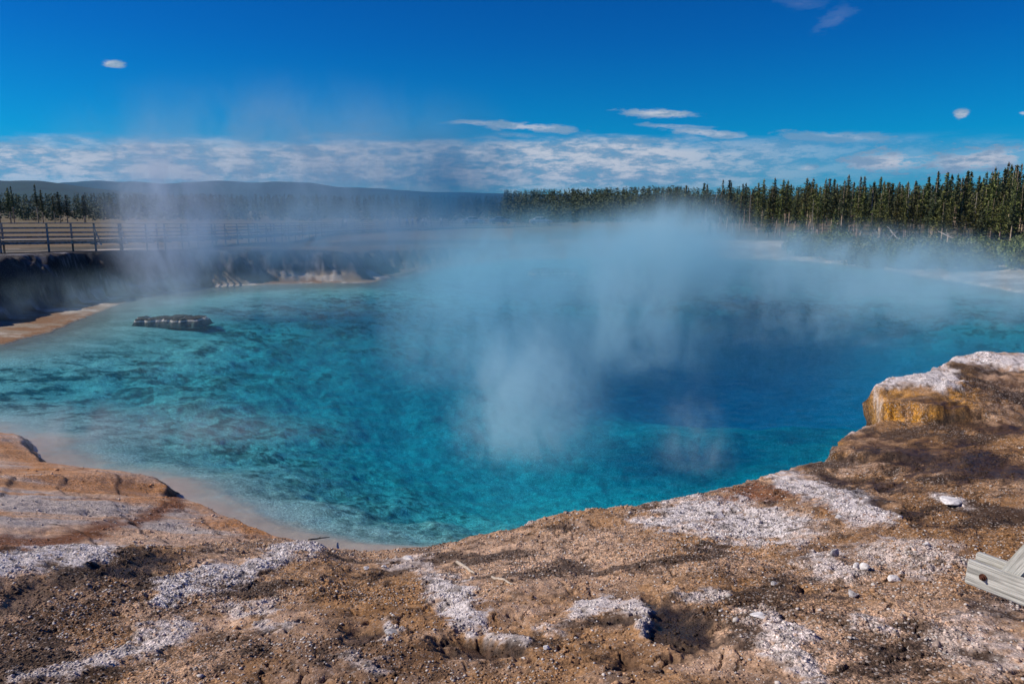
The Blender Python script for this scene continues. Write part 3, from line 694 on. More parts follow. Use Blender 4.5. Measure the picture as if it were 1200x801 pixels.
# ------------------------------------------------------------------ boardwalk on the left
M_RAIL = simple('grey_timber', (.30, .28, .26), .85, .3, 6, .3)
M_DECK = simple('deck_timber', (.26, .23, .19), .85, .3, 6, .3)
bw = [(-330, 42, 3.6), (0, 46.5, 3.54), (110, 49, 3.51), (170, 53, 3.42), (230, 60, 3.25), (290, 71, 3.05), (345, 86, 2.82), (395, 104, 2.6), (450, 117, 2.5), (530, 128, 2.42), (670, 138, 2.4)]
bp = [Vector((*atD(u, D, z), z)) for u, D, z in bw]
def resample(p, step):
    out = [p[0]]; acc = 0
    for a, b in zip(p[:-1], p[1:]):
        L = (b-a).length; n = max(1, round(L/step))
        out += [a+(b-a)*(k/n) for k in range(1, n+1)]
    return out
bq = resample(bp, 2.45)
root = empty('boardwalk', (bq[0].x, bq[0].y, 0)); tag(root, 'long grey timber boardwalk with three-rail fence along the far left rim', 'boardwalk')
inv = Vector(root.location)
mdk = MB(); 
rails = [MB() for _ in range(4)]; railsb = [MB() for _ in range(4)]
npst = 0
for i_, (a, b) in enumerate(zip(bq[:-1], bq[1:])):
    d = (b-a); d2 = Vector((d.x, d.y, 0)).normalized(); sd = Vector((-d2.y, d2.x, 0))
    if sd.y > 0: sd = -sd                       # toward the viewer
    a_ = a-inv; b_ = b-inv
    g = float(base_height(np.array([a.x]), np.array([a.y]))[0])
    zb = min(g, a.z-.25)-inv.z
    if npst < 98:
        m = MB(); m.beam((a_.x+sd.x*.11, a_.y+sd.y*.11, zb-.1), (a_.x+sd.x*.11, a_.y+sd.y*.11, a_.z+1.06), .09, .09)
        m.beam(a_+sd*.55+Vector((0, 0, -.24)), a_+sd*.12+Vector((0, 0, .75)), .09, .05)
        m.beam(a_+sd*.62+Vector((0, 0, -.26)), a_-sd*.3+Vector((0, 0, -.22)), .09, .14)
        m.build('post', M_RAIL, root); npst += 1
        if npst < 98 and i_ % 2 == 0:
            m = MB(); q_ = a_-sd*1.9; m.beam((q_.x, q_.y, zb-.1), (q_.x, q_.y, a_.z+1.06), .09, .09); m.build('post', M_RAIL, root); npst += 1
def off(k, hh):
    o_ = []
    for i_, p in enumerate(bq):
        q = bq[min(i_+1, len(bq)-1)]-bq[max(i_-1, 0)]; sd_ = Vector((q.y, -q.x, 0)).normalized()
        o_.append(p-inv+sd_*k+Vector((0, 0, hh)))
    return o_
meshobj('deck', *sweep(off(-.9, 0), 2.0, .09), M_DECK, root)
meshobj('beam', *sweep(off(.05, -.15), .07, .17), M_RAIL, root)
for k_ in (.17, -1.97):
    for hh in (1.08, .78, .48, .20): meshobj('rail', *sweep(off(k_, hh), .11 if hh > 1 else .035, .04 if hh > 1 else .065), M_RAIL, root)

# ------------------------------------------------------------------ weathered railing outrigger, lower right
def wood_mat():
    m, nt, N, Lk = newmat('weathered_wood')
    out = N('ShaderNodeOutputMaterial'); p = N('ShaderNodeBsdfPrincipled'); Lk(p.outputs[0], out.inputs[0]); p.inputs['Roughness'].default_value = .85
    tc = N('ShaderNodeTexCoord'); mp = N('ShaderNodeMapping'); mp.inputs['Scale'].default_value = (4, 90, 90); Lk(tc.outputs['Object'], mp.inputs[0])
    nz = N('ShaderNodeTexNoise'); nz.inputs['Scale'].default_value = 1; nz.inputs['Detail'].default_value = 6; nz.inputs['Roughness'].default_value = .65; Lk(mp.outputs[0], nz.inputs['Vector'])
    nb = N('ShaderNodeTexNoise'); nb.inputs['Scale'].default_value = 7; nb.inputs['Detail'].default_value = 4; Lk(tc.outputs['Object'], nb.inputs['Vector'])
    cr = N('ShaderNodeValToRGB'); e = cr.color_ramp.elements; e[0].position = .3; e[0].color = (.15, .145, .13, 1); e[1].position = .58; e[1].color = (.60, .59, .54, 1); Lk(nz.outputs[0], cr.inputs[0])
    gm = N('ShaderNodeMix'); gm.data_type = 'RGBA'; gm.inputs[7].default_value = (.34, .345, .31, 1); mr = N('ShaderNodeMapRange'); mr.inputs[1].default_value = .45; mr.inputs[2].default_value = .75; mr.inputs[4].default_value = .5
    Lk(nb.outputs[0], mr.inputs[0]); Lk(mr.outputs[0], gm.inputs[0]); Lk(cr.outputs[0], gm.inputs[6]); Lk(gm.outputs[2], p.inputs['Base Color'])
    b = N('ShaderNodeBump'); b.inputs['Strength'].default_value = .7; b.inputs['Distance'].default_value = .004; Lk(nz.outputs[0], b.inputs['Height']); Lk(b.outputs[0], p.inputs['Normal'])
    return m
M_WOOD = wood_mat(); M_BOLT = simple('rusty_steel', (.16, .06, .035), .6, .4, 60, .3, metal=.5)
def board(name, parent, L, w, h, loc, rot, bevel=.006):
    bm = bmesh.new(); bmesh.ops.create_cube(bm, size=1)
    bmesh.ops.scale(bm, vec=(L, w, h), verts=bm.verts)
    bmesh.ops.subdivide_edges(bm, edges=[e for e in bm.edges if abs((e.verts[0].co-e.verts[1].co).x) > L*.5], cuts=14)
    rg = random.Random(len(name)+int(L*100))
    for v_ in bm.verts:
        e_ = abs(abs(v_.co.x)-L/2) < 1e-4
        v_.co += Vector((rg.uniform(-.012, .004) if e_ and v_.co.x < 0 else 0, rg.uniform(-.0012, .0012), rg.uniform(-.002, .002)))
    bmesh.ops.bevel(bm, geom=[e for e in bm.edges if e.calc_face_angle(0) > .8], offset=bevel, segments=2, affect='EDGES')
    me = bpy.data.meshes.new(name); bm.to_mesh(me); bm.free(); me.materials.append(M_WOOD)
    o = bpy.data.objects.new(name, me); C.objects.link(o); o.parent = parent; o.location = loc; o.rotation_euler = rot
    return o
pz = 3.53
A0 = Vector((*at(1134, 668, pz), pz)); A1 = Vector((*at(1200, 693, pz), pz))
dirb = (A1-A0).normalized(); ang = math.atan2(dirb.y, dirb.x)
rt = empty('railing_support', A0, ang); tag(rt, 'weathered grey timber outrigger with diagonal brace and rusty bolt at lower right', 'railing support')
board('front_board', rt, 1.5, .038, .140, (.75, 0, 0), (0, 0, 0))
board('rear_board', rt, 1.5, .038, .140, (.735, .135, .0), (0, 0, 0))
al = R(64)
board('brace', rt, 1.35, .090, .088, (.155+.5*1.35*math.cos(al)-.02, .0665, .5*1.35*math.sin(al)-.07), (0, -al, 0))
board('post', rt, 1.75, .09, .09, (.74, .0665, .35), (0, -R(90), 0))
m = MB(); m.tube([(0, -.021, 0), (0, -.027, 0)], .019, 16); m.tube([(0, -.027, 0), (0, -.037, 0)], .0125, 6); m.tube([(0, -.037, 0), (0, -.05, 0)], .007, 10)
bo = m.build('bolt', M_BOLT, rt); bo.location = (.088, 0, .005)

# ------------------------------------------------------------------ stones and sticks
M_WST = simple('white_sinter_stone', (.72, .69, .68), .85, .2, 25, .5)
M_GST = simple('grey_sinter_stone', (.40, .38, .38), .85, .35, 25, .5)
M_TST = simple('tan_stone', (.36, .27, .20), .85, .35, 30, .5)
def rock_mesh(seed, sx, sy, sz, sub=3, rough=.35):
    bm = bmesh.new(); bmesh.ops.create_icosphere(bm, subdivisions=sub, radius=1); rg = random.Random(seed)
    pl = [(Vector((rg.gauss(0, 1), rg.gauss(0, 1), rg.gauss(0, 1))).normalized(), rg.uniform(.45, .85)) for _ in range(9)]
    for v_ in bm.verts:
        for nrm, dd_ in pl:
            k_ = v_.co.dot(nrm)
            if k_ > dd_: v_.co -= nrm*(k_-dd_)*.9
        v_.co *= 1+(rg.random()-.5)*rough*.25
        v_.co.x *= sx; v_.co.y *= sy; v_.co.z *= sz
    return bm
def stone(u, v, px, flat, mat, seed, label, stretch=1.0):
    x, y, z = ground_at(u, v); D = math.hypot(x, y); s = px*D/F/2*1.05
    bm = rock_mesh(seed, s*stretch, s*.9, s*flat); me = bpy.data.meshes.new('stone'); bm.to_mesh(me); bm.free(); me.materials.append(mat)
    o = bpy.data.objects.new('stone', me); C.objects.link(o); o.location = (x, y, z+s*flat*.45); o.rotation_euler = (0, 0, seed); tag(o, label, 'stone'); return o
stone(1003, 665, 11, .8, M_WST, 1, 'left one of two white stones lying side by side on the right bank')
stone(1013, 667, 12, .8, M_WST, 2, 'right one of two white stones lying side by side on the right bank')
stone(1047, 680, 12, .7, M_WST, 3, 'single bright white stone between the stone pair and the timber outrigger')
stone(999, 698, 14, .7, M_GST, 4, 'grey stone with a dark shadow below the white stone pair')
stone(978, 651, 13, 1.0, M_GST, 5, 'upright pale splinter of rock beside a dark hollow', .6)
stone(1086, 639, 8, .7, M_WST, 6, 'small white stone at the far edge of the pale gravel patch')
stone(982, 606, 8, .5, M_WST, 7, 'small flat white stone on the rusty ground between white streaks')
stone(1112, 589, 24, .22, M_WST, 8, 'flat white slab on the dark brown ground above the timber outrigger')
stone(461, 742, 20, .35, M_GST, 9, 'flat grey flake on the brown ground at the bottom centre', 1.2)
stone(429, 667, 9, .5, M_WST, 10, 'leftmost of the pale stones just above the centre shoreline crust')
stone(450, 664, 8, .5, M_WST, 11, 'middle pale stone in the row near the centre shoreline')
stone(478, 655, 13, .35, M_WST, 12, 'flat pale slab in the row near the centre shoreline', 1.4)
stone(907, 685, 9, .5, M_GST, 13, 'small grey stone on the ochre ground left of the grey shadowed stone')
stone(640, 760, 10, .6, M_WST, 14, 'small pale stone below the white gravel strip at the bottom')
stone(890, 722, 18, .3, M_WST, 15, 'flat white crust slab right of the black hollow', 1.3)
stone(1055, 607, 6, .6, M_WST, 16, 'tiny white stone right of the upper white streak')
M_STICK = simple('bleached_stick', (.50, .42, .34), .8, .3, 40, .3); M_STICKD = simple('dark_stick', (.10, .08, .06), .8, .3, 40, .3)
def stick(p0, p1, r, mat, label, seed):
    a = ground_at(*p0); b = ground_at(*p1); rg = random.Random(seed); m = MB()
    A_, B_ = Vector(a), Vector(b); A_.z += r*.9; B_.z += r*.9; pts = []
    for k in range(6):
        q = A_.lerp(B_, k/5); g = max(float(terrain(np.array([q.x]), np.array([q.y]))[0][0]), 0); q.z = max(q.z, g+r*.5); pts.append(q-A_+Vector((rg.uniform(-.006, .006), rg.uniform(-.006, .006), 0)))
    m.tube(pts, [r, r*1.05, r, r*.85, r*.8, r*.5], 8)
    m.tube([pts[2], pts[2]+Vector((.05, .05, .02))], [r*.5, r*.2], 5)
    o = m.build('stick', mat, None, True); o.location = A_; tag(o, label, 'stick')
stick((536, 660), (556, 673), .022, M_STICK, 'short thick bleached stick near the centre shoreline', 1)
stick((576, 677), (601, 686), .014, M_STICK, 'thin bleached stick just right of the thicker one', 2)
stick((362, 633), (386, 630), .012, M_STICKD, 'thin dark twig in the shallow water by the near shore', 3)

# dark rocks standing in the pool
def islet(name, u0, u1, v, hgt, mat, seed, label, dep=.8):
    xa, ya = at(u0, v); xb, yb = at(u1, v); L = math.hypot(xb-xa, yb-ya); n = 70; w = 22
    vs, fs = [], []
    for i_ in range(n+1):
        for j in range(w+1):
            s_ = i_/n; t = j/w*2-1
            x = (s_-.5)*L; y = t*dep
            e = math.sqrt(max(0, 1-(2*s_-1)**4))*math.sqrt(max(0, 1-t*t))
            k_ = fbm(np.array([x*3.5+seed]), np.array([y*3.5]), seed, 5, .6)[0]*1.3-.2
            k2 = fbm(np.array([s_*6+seed]), np.array([t*1.2]), seed+3, 3, .6)[0]
            hump = float(ss(np.array([e*.95+(k2-.5)*1.1+(k_-.35)*.35]), .58, .80)[0])
            z = -.30+.325*float(ss(np.array([e+(k2-.5)*1.1]), .10, .72)[0])*(e > 0)+hgt*hump*(.55+.8*k_)
            vs.append((x, y, z))
    for i_ in range(n):
        for j in range(w): q0 = i_*(w+1)+j; fs.append((q0, q0+w+1, q0+w+2, q0+1))
    o = meshobj(name, vs, fs, mat, None, False); o.location = ((xa+xb)/2, (ya+yb)/2, 0); tag(o, label, 'rock'); return o
def islet_mat():
    m, nt, N, Lk = newmat('dark_rock_white_rim'); out = N('ShaderNodeOutputMaterial'); p = N('ShaderNodeBsdfPrincipled'); Lk(p.outputs[0], out.inputs[0]); p.inputs['Roughness'].default_value = .9
    tc = N('ShaderNodeTexCoord'); sx = N('ShaderNodeSeparateXYZ'); Lk(tc.outputs['Object'], sx.inputs[0]); nz = N('ShaderNodeTexNoise'); nz.inputs['Scale'].default_value = 3; nz.inputs['Detail'].default_value = 6; Lk(tc.outputs['Object'], nz.inputs['Vector'])
    ad = N('ShaderNodeMath'); ad.operation = 'MULTIPLY_ADD'; ad.inputs[1].default_value = .16; Lk(nz.outputs[0], ad.inputs[0]); Lk(sx.outputs[2], ad.inputs[2])
    cr = N('ShaderNodeValToRGB'); e = cr.color_ramp.elements; e[0].position = .06; e[0].color = (.10, .11, .10, 1); q1 = e.new(.085); q1.color = (.5, .48, .44, 1); q2 = e.new(.13); q2.color = (.5, .48, .44, 1); e = [e[0], e[-1]]; e[1].position = .165; e[1].color = (.014, .012, .010, 1); Lk(ad.outputs[0], cr.inputs[0]); Lk(cr.outputs[0], p.inputs['Base Color'])
    b = N('ShaderNodeBump'); b.inputs['Distance'].default_value = .06; Lk(nz.outputs[0], b.inputs['Height']); Lk(b.outputs[0], p.inputs['Normal'])
    return m
M_ISL = islet_mat()
islet('rock', 160, 244, 374, .10, M_ISL, 11, 'low dark rock with pale waterline rim standing in the left of the pool', 1.0)
islet('rock', 618, 682, 320, .35, M_ISL, 14, 'low dark rock shelf in the far middle of the pool behind the steam', 1.6)

# loose sinter fragments strewn over the bank: nobody could count them
def gravel():
    rg = np.random.default_rng(5); n = 85000
    a = np.radians(rg.uniform(-40, 40, n*3)); r = np.exp(rg.uniform(math.log(2.9), math.log(17), n*3))
    x = r*np.sin(a); y = r*np.cos(a)
    z, col, wet, peb, wh, d, sh = terrain(x, y, True)
    pr = (.35+.35*wh)*(1-.8*sh)*(1-wet*.6)*(.4+1.3*ss(fbm(x*1.1, y*1.1, 64, 3), .4, .65))
    keep = (d > .06) & (rg.random(n*3) < pr)
    x, y, z, col, r, wh = x[keep][:n], y[keep][:n], z[keep][:n], col[keep][:n], r[keep][:n], wh[keep][:n]; n = len(x)
    base = np.array([(1, 0, 0), (-1, 0, 0), (0, 1, 0), (0, -1, 0), (0, 0, 1), (0, 0, -1), (.6, .6, .5), (-.6, .5, .55), (-.5, -.65, .5), (.6, -.6, .45)], np.float32)
    fc = [(0, 6, 9), (0, 2, 6), (2, 7, 6), (2, 1, 7), (1, 8, 7), (1, 3, 8), (3, 9, 8), (3, 0, 9), (4, 6, 7), (4, 7, 8), (4, 8, 9), (4, 9, 6), (5, 2, 0), (5, 1, 2), (5, 3, 1), (5, 0, 3)]
    size = (.004+.010*rg.random(n)**3)*(.8+r/14)
    big = rg.random(n) < .012; size = np.where(big, size*rg.uniform(1.4, 2.2, n), size)
    V_ = base[None]*(1+rg.uniform(-.35, .35, (n, 10, 3)))*size[:, None, None]
    V_[:, :, 2] *= rg.uniform(.4, .8, n)[:, None]
    an = rg.uniform(0, 6.28, n); c, s = np.cos(an)[:, None], np.sin(an)[:, None]
    X_ = V_[:, :, 0]*c-V_[:, :, 1]*s+x[:, None]; Y_ = V_[:, :, 0]*s+V_[:, :, 1]*c+y[:, None]; Z_ = V_[:, :, 2]+(z+size*.2)[:, None]
    co = np.stack([X_, Y_, Z_], -1).reshape(-1, 3).astype(np.float32)
    F_ = (np.arange(n)[:, None, None]*10+np.array(fc)[None]).reshape(-1, 3).astype(np.int32)
    me = bpy.data.meshes.new('gravel'); me.vertices.add(len(co)); me.vertices.foreach_set('co', co.ravel()); me.loops.add(F_.size); me.loops.foreach_set('vertex_index', F_.ravel())
    me.polygons.add(len(F_)); me.polygons.foreach_set('loop_start', np.arange(len(F_), dtype=np.int32)*3); me.update(calc_edges=True)
    k = rg.uniform(.6, 1.5, n)[:, None]; cl = col*k; w_ = ((rg.random(n) < .22) & (wet[keep][:n] < .15) & (col.mean(1) > .09))[:, None]; cl = np.where(w_, np.array([.55, .5, .46])*rg.uniform(.7, 1.15, n)[:, None], cl)
    ca = np.ones((n, 10, 4), np.float32); ca[:, :, :3] = np.clip(cl, 0, .85)[:, None, :]
    at_ = me.attributes.new('col', 'FLOAT_COLOR', 'POINT'); at_.data.foreach_set('color', ca.ravel())
    m, nt, N, Lk = newmat('gravel'); out = N('ShaderNodeOutputMaterial'); p = N('ShaderNodeBsdfPrincipled'); Lk(p.outputs[0], out.inputs[0]); p.inputs['Roughness'].default_value = .9
    an_ = N('ShaderNodeAttribute'); an_.attribute_name = 'col'; Lk(an_.outputs['Color'], p.inputs['Base Color']); me.materials.append(m)
    o = bpy.data.objects.new('gravel', me); C.objects.link(o); tag(o, 'loose tan and white sinter fragments strewn over the near bank', 'gravel', None, 'stuff')
gravel()

# ------------------------------------------------------------------ walkers on the far boardwalk
def skin_obj(name, pts, edges, mat, parent, root_i=0):
    me = bpy.data.meshes.new(name); me.from_pydata([p[:3] for p in pts], edges, []); me.update()
    o = bpy.data.objects.new(name, me); C.objects.link(o); o.parent = parent
    md = o.modifiers.new('Skin', 'SKIN'); sk = me.skin_vertices[0] if me.skin_vertices else None
    if sk is None:
        return o
    for i_, p in enumerate(pts): sk.data[i_].radius = (p[3], p[4] if len(p) > 4 else p[3]); sk.data[i_].use_root = (i_ == root_i)
    s = o.modifiers.new('Sub', 'SUBSURF'); s.levels = 1; s.render_levels = 1
    me.materials.append(mat); return o
def skin_mesh(name, pts, edges, mat, parent):
    me = bpy.data.meshes.new(name)
    bm = bmesh.new(); bm.verts.layers.skin.verify(); lay = bm.verts.layers.skin.verify()
    vv = []
    for i_, p in enumerate(pts):
        v_ = bm.verts.new(p[:3]); v_[lay].radius = (p[3], p[4] if len(p) > 4 else p[3]); v_[lay].use_root = (i_ == 0); vv.append(v_)
    for a, b in edges: bm.edges.new((vv[a], vv[b]))
    bm.to_mesh(me); bm.free()
    o = bpy.data.objects.new(name, me); C.objects.link(o); o.parent = parent
    o.modifiers.new('Skin', 'SKIN'); s = o.modifiers.new('Sub', 'SUBSURF'); s.levels = 1; s.render_levels = 1
    me.materials.append(mat); return o
M_SKIN = simple('skin', (.45, .27, .19), .6, .1, 5, 0); M_HAIR = simple('hair', (.06, .04, .03), .7, .2, 20, 0)
def person(u, D, zdeck, sh, tr, stride, rz, label, bag=False, hat=None):
    best = None                       # stand on the deck where it crosses this direction
    for a_, b_ in zip(bq[:-1], bq[1:]):
        d_ = (b_-a_); sd_ = Vector((d_.y, -d_.x, 0)).normalized()
        for k_ in range(11):
            p_ = a_+d_*(k_/10)-sd_*.9*(1 if sd_.y < 0 else -1); uu = float(project(p_.x, p_.y, p_.z)[0])
            if best is None or abs(uu-u) < best[0]: best = (abs(uu-u), p_.copy())
    x, y, zdeck = best[1]; zdeck += .03
    rt_ = empty('person', (x, y, zdeck), rz); tag(rt_, label, 'person', 'walkers on the far boardwalk')
    s = stride; k = .02
    body = [(0, 0, .95, .13, .10), (0, 0, 1.15, .12, .09), (0, 0, 1.38, .16, .10), (0, 0, 1.50, .055), (0, .01, 1.60, .085, .095), (0, .005, 1.70, .075, .085),
            (.19, 0, 1.42, .05), (.24, .05*s*8*k, 1.15, .04), (.24, .16*s, .92, .032), (.245, .2*s, .83, .035, .02), (-.19, 0, 1.42, .05), (-.24, 0, 1.15, .04), (-.24, -.12*s, .92, .032), (-.245, -.14*s, .83, .035, .02),
            (.09, 0, .90, .085), (.10, -.14*s, .50, .06), (.10, -.36*s, .10, .04), (.10, -.28*s, .03, .035), (-.09, 0, .90, .085), (-.10, .18*s, .50, .06), (-.10, .26*s, .08, .04), (-.10, .38*s, .03, .035), (0, .10, 1.60, .018)]
    e = [(0, 1), (1, 2), (2, 3), (3, 4), (4, 5), (2, 6), (6, 7), (7, 8), (8, 9), (2, 10), (10, 11), (11, 12), (12, 13), (0, 14), (14, 15), (15, 16), (16, 17), (0, 18), (18, 19), (19, 20), (20, 21), (4, 22)]
    skin_mesh('body', body, e, M_SKIN, rt_)
    msh = simple('shirt', sh, .85, .1, 20, 0); mtr = simple('trousers', tr, .85, .1, 20, 0)
    g = .022
    skin_mesh('shirt', [(0, 0, .93, .15+g, .12+g), (0, 0, 1.15, .135+g, .10+g), (0, 0, 1.38, .165+g, .11+g), (.19, 0, 1.42, .06+g), (.235, .02*s, 1.2, .05+g), (-.19, 0, 1.42, .06+g), (-.235, 0, 1.2, .05+g)], [(0, 1), (1, 2), (2, 3), (3, 4), (2, 5), (5, 6)], msh, rt_)
    skin_mesh('trousers', [(0, 0, .96, .145, .115), (.09, 0, .88, .10), (.10, -.14*s, .50, .08), (.10, -.34*s, .14, .065), (-.09, 0, .88, .10), (-.10, .18*s, .50, .08), (-.10, .25*s, .12, .065)], [(0, 1), (1, 2), (2, 3), (0, 4), (4, 5), (5, 6)], mtr, rt_)
    skin_mesh('hair', [(0, -.03, 1.63, .09, .085), (0, -.01, 1.70, .085, .09), (0, .02, 1.725, .07, .06)], [(0, 1), (1, 2)], M_HAIR, rt_)
    if bag:
        bm = rock_mesh(3, .13, .08, .2, 2, .1); me = bpy.data.meshes.new('backpack'); bm.to_mesh(me); bm.free(); me.materials.append(simple('pack', (.05, .05, .06), .8, .1, 9, 0))
        o = bpy.data.objects.new('backpack', me); C.objects.link(o); o.location = (x, y, zdeck+1.3); 
        o.parent = rt_; o.location = (0, -.17, 1.25)
WH_ = (.80, .80, .82); DK_ = (.03, .03, .04); BL_ = (.08, .14, .35); GY_ = (.3, .3, .32)
zz = 2.42
person(405, 117, 2.47, WH_, DK_, 1.0, -1.3, 'walker in a bright white shirt and dark trousers, leftmost pair')
person(401.4, 118, 2.47, DK_, DK_, .8, -1.3, 'walker in all dark clothes beside the white shirted one')
person(454, 124, zz, GY_, DK_, .5, -1.4, 'lone walker in pale grey between the white shirted one and the group')
person(469, 126, zz, BL_, DK_, .7, -1.5, 'leftmost walker of the big group, in blue')
person(477, 126, zz, (.45, .55, .75), DK_, .2, 1.2, 'walker in a light blue top in the left of the group')
person(484, 127, zz, (.3, .4, .7), BL_, .5, 1.5, 'walker in blue top and blue trousers in the middle of the group')
person(490, 127.5, zz, DK_, GY_, .3, .2, 'walker in dark top and grey trousers in the middle of the group')
person(495, 127.5, zz, WH_, DK_, .6, 1.4, 'walker with a white top in the right of the group')
person(499.5, 128, zz, (.5, .5, .5), BL_, .6, 1.5, 'rightmost walker of the big group, in grey and blue')
person(517.5, 129, zz, WH_, (.1, .1, .1), .8, 1.5, 'walker in white alone just right of the big group')

# ------------------------------------------------------------------ parked vehicles far behind the pool
M_GLASS = simple('dark_glass', (.03, .04, .05), .1, .1, 3, 0); M_TYRE = simple('tyre', (.02, .02, .02), .9, .1, 9, 0)
def vehicle(u, D, colr, rz, label, van=False):
    x, y = atD(u, D, 2); z = float(base_height(np.array([x]), np.array([y]))[0])
    rt_ = empty('parked_van' if van else 'parked_car', (x, y, z), rz); tag(rt_, label, 'van' if van else 'car', 'vehicles parked beyond the pool')
    pm = simple('car_paint', colr, .25, .03, 2, 0)
    if van: pr = [(-2.5, .35), (-2.5, 1.2), (-2.42, 2.1), (-2.2, 2.2), (1.3, 2.2), (1.9, 1.35), (2.5, 1.1), (2.55, .4)]; wx = ((-2.2, 1.35, 1.05, 1.4),); wn = (-1.9, 1.3, 1.35, 1.9)
    else: pr = [(-2.2, .35), (-2.25, .8), (-2.0, .98), (-1.5, 1.02), (-.95, 1.42), (.35, 1.45), (1.05, 1.0), (2.0, .85), (2.2, .6), (2.2, .35)]; wn = (-1.1, .75, 1.02, 1.36)
    bm = bmesh.new(); n = len(pr); L_ = [bm.verts.new((px, -.85+.1*max(0, pz_-1), pz_)) for px, pz_ in pr]; R_ = [bm.verts.new((px, .85-.1*max(0, pz_-1), pz_)) for px, pz_ in pr]
    bm.faces.new(L_); bm.faces.new(R_[::-1])
    for k in range(n): bm.faces.new((L_[k], R_[k], R_[(k+1) % n], L_[(k+1) % n]))
    bmesh.ops.recalc_face_normals(bm, faces=bm.faces); bmesh.ops.bevel(bm, geom=bm.edges[:], offset=.06, segments=2, affect='EDGES')
    me = bpy.data.meshes.new('body'); bm.to_mesh(me); bm.free(); me.materials.append(pm); o = bpy.data.objects.new('body', me); C.objects.link(o); o.parent = rt_
    for s_ in (-1, 1):
        yy = s_*.853
        for (a, b) in ((wn[0], (wn[0]+wn[1])/2-.05), ((wn[0]+wn[1])/2+.05, wn[1])):
            m = MB(); m.box(((a+b)/2, yy-s_*.03, (wn[2]+wn[3])/2), (b-a, .06, wn[3]-wn[2])); m.build('window', M_GLASS, rt_)
        for wx_ in (-1.4, 1.4):
            m = MB(); m.tube([(wx_, yy-s_*.15, .33), (wx_, yy+s_*.03, .33)], .33, 16); w_ = m.build('wheel', M_TYRE, rt_)
            m = MB(); m.tube([(wx_, yy+s_*.03, .33), (wx_, yy+s_*.045, .33)], .18, 12); m.build('hubcap', pm, w_)
vehicle(555, 143, (.75, .75, .75), .1, 'white car parked left of the others beyond the pool')
vehicle(587, 146, (.25, .33, .45), .05, 'dim blue grey car parked between the two white cars')
vehicle(634, 142, (.8, .8, .8), 0, 'white car parked rightmost behind the far boardwalk rail')
vehicle(725, 285, (.8, .8, .8), .1, 'white van far off at the foot of the central wood', True)

# ------------------------------------------------------------------ steam
def smat(name, dens, scale, thr, gain, seed, colr, warp=.55, stretch=(1, 1, .6)):
    m, nt, N, Lk = newmat(name); out = N('ShaderNodeOutputMaterial'); vs = N('ShaderNodeVolumePrincipled'); vs.inputs['Color'].default_value = (*colr, 1); vs.inputs['Anisotropy'].default_value = .1
    Lk(vs.outputs[0], out.inputs['Volume'])
    tc = N('ShaderNodeTexCoord'); ge = N('ShaderNodeNewGeometry')
    mp = N('ShaderNodeMapping'); mp.inputs['Scale'].default_value = [scale*s_ for s_ in stretch]; mp.inputs['Location'].default_value = (seed*3.7, seed*1.9, seed*.7); Lk(ge.outputs['Position'], mp.inputs[0])
    nz = N('ShaderNodeTexNoise'); nz.inputs['Scale'].default_value = 1; nz.inputs['Detail'].default_value = 5; nz.inputs['Roughness'].default_value = .66; nz.inputs['Distortion'].default_value = 1.2; mp.inputs['Rotation'].default_value = (.2, -.35, .3); Lk(mp.outputs[0], nz.inputs['Vector'])
    wv = N('ShaderNodeVectorMath'); wv.operation = 'MULTIPLY_ADD'; wv.inputs[1].default_value = (warp,)*3; Lk(nz.outputs['Color'], wv.inputs[0]); Lk(tc.outputs['Object'], wv.inputs[2])
    ws = N('ShaderNodeVectorMath'); ws.operation = 'SUBTRACT'; ws.inputs[1].default_value = (warp*.5,)*3; Lk(wv.outputs[0], ws.inputs[0])
    ln = N('ShaderNodeVectorMath'); ln.operation = 'LENGTH'; Lk(ws.outputs[0], ln.inputs[0])
    # keep inside the hull
    l0 = N('ShaderNodeVectorMath'); l0.operation = 'LENGTH'; Lk(tc.outputs['Object'], l0.inputs[0])
    mx = N('ShaderNodeMath'); mx.operation = 'MAXIMUM'; Lk(ln.outputs['Value'], mx.inputs[0]); Lk(l0.outputs['Value'], mx.inputs[1])
    fa = N('ShaderNodeMapRange'); fa.interpolation_type = 'SMOOTHERSTEP'; fa.inputs[1].default_value = .98; fa.inputs[2].default_value = .05; Lk(mx.outputs[0], fa.inputs[0])
    th_ = N('ShaderNodeMapRange'); th_.interpolation_type = 'SMOOTHSTEP'; th_.inputs[1].default_value = thr; th_.inputs[2].default_value = thr+gain; Lk(nz.outputs[0], th_.inputs[0])
    mu = N('ShaderNodeMath'); mu.operation = 'MULTIPLY'; Lk(fa.outputs[0], mu.inputs[0]); Lk(th_.outputs[0], mu.inputs[1])
    m2 = N('ShaderNodeMath'); m2.operation = 'MULTIPLY'; m2.inputs[1].default_value = dens; Lk(mu.outputs[0], m2.inputs[0]); Lk(m2.outputs[0], vs.inputs['Density'])
    m.cycles.volume_step_rate = 1.0 if hasattr(m.cycles, 'volume_step_rate') else 1
    return m
ico = None
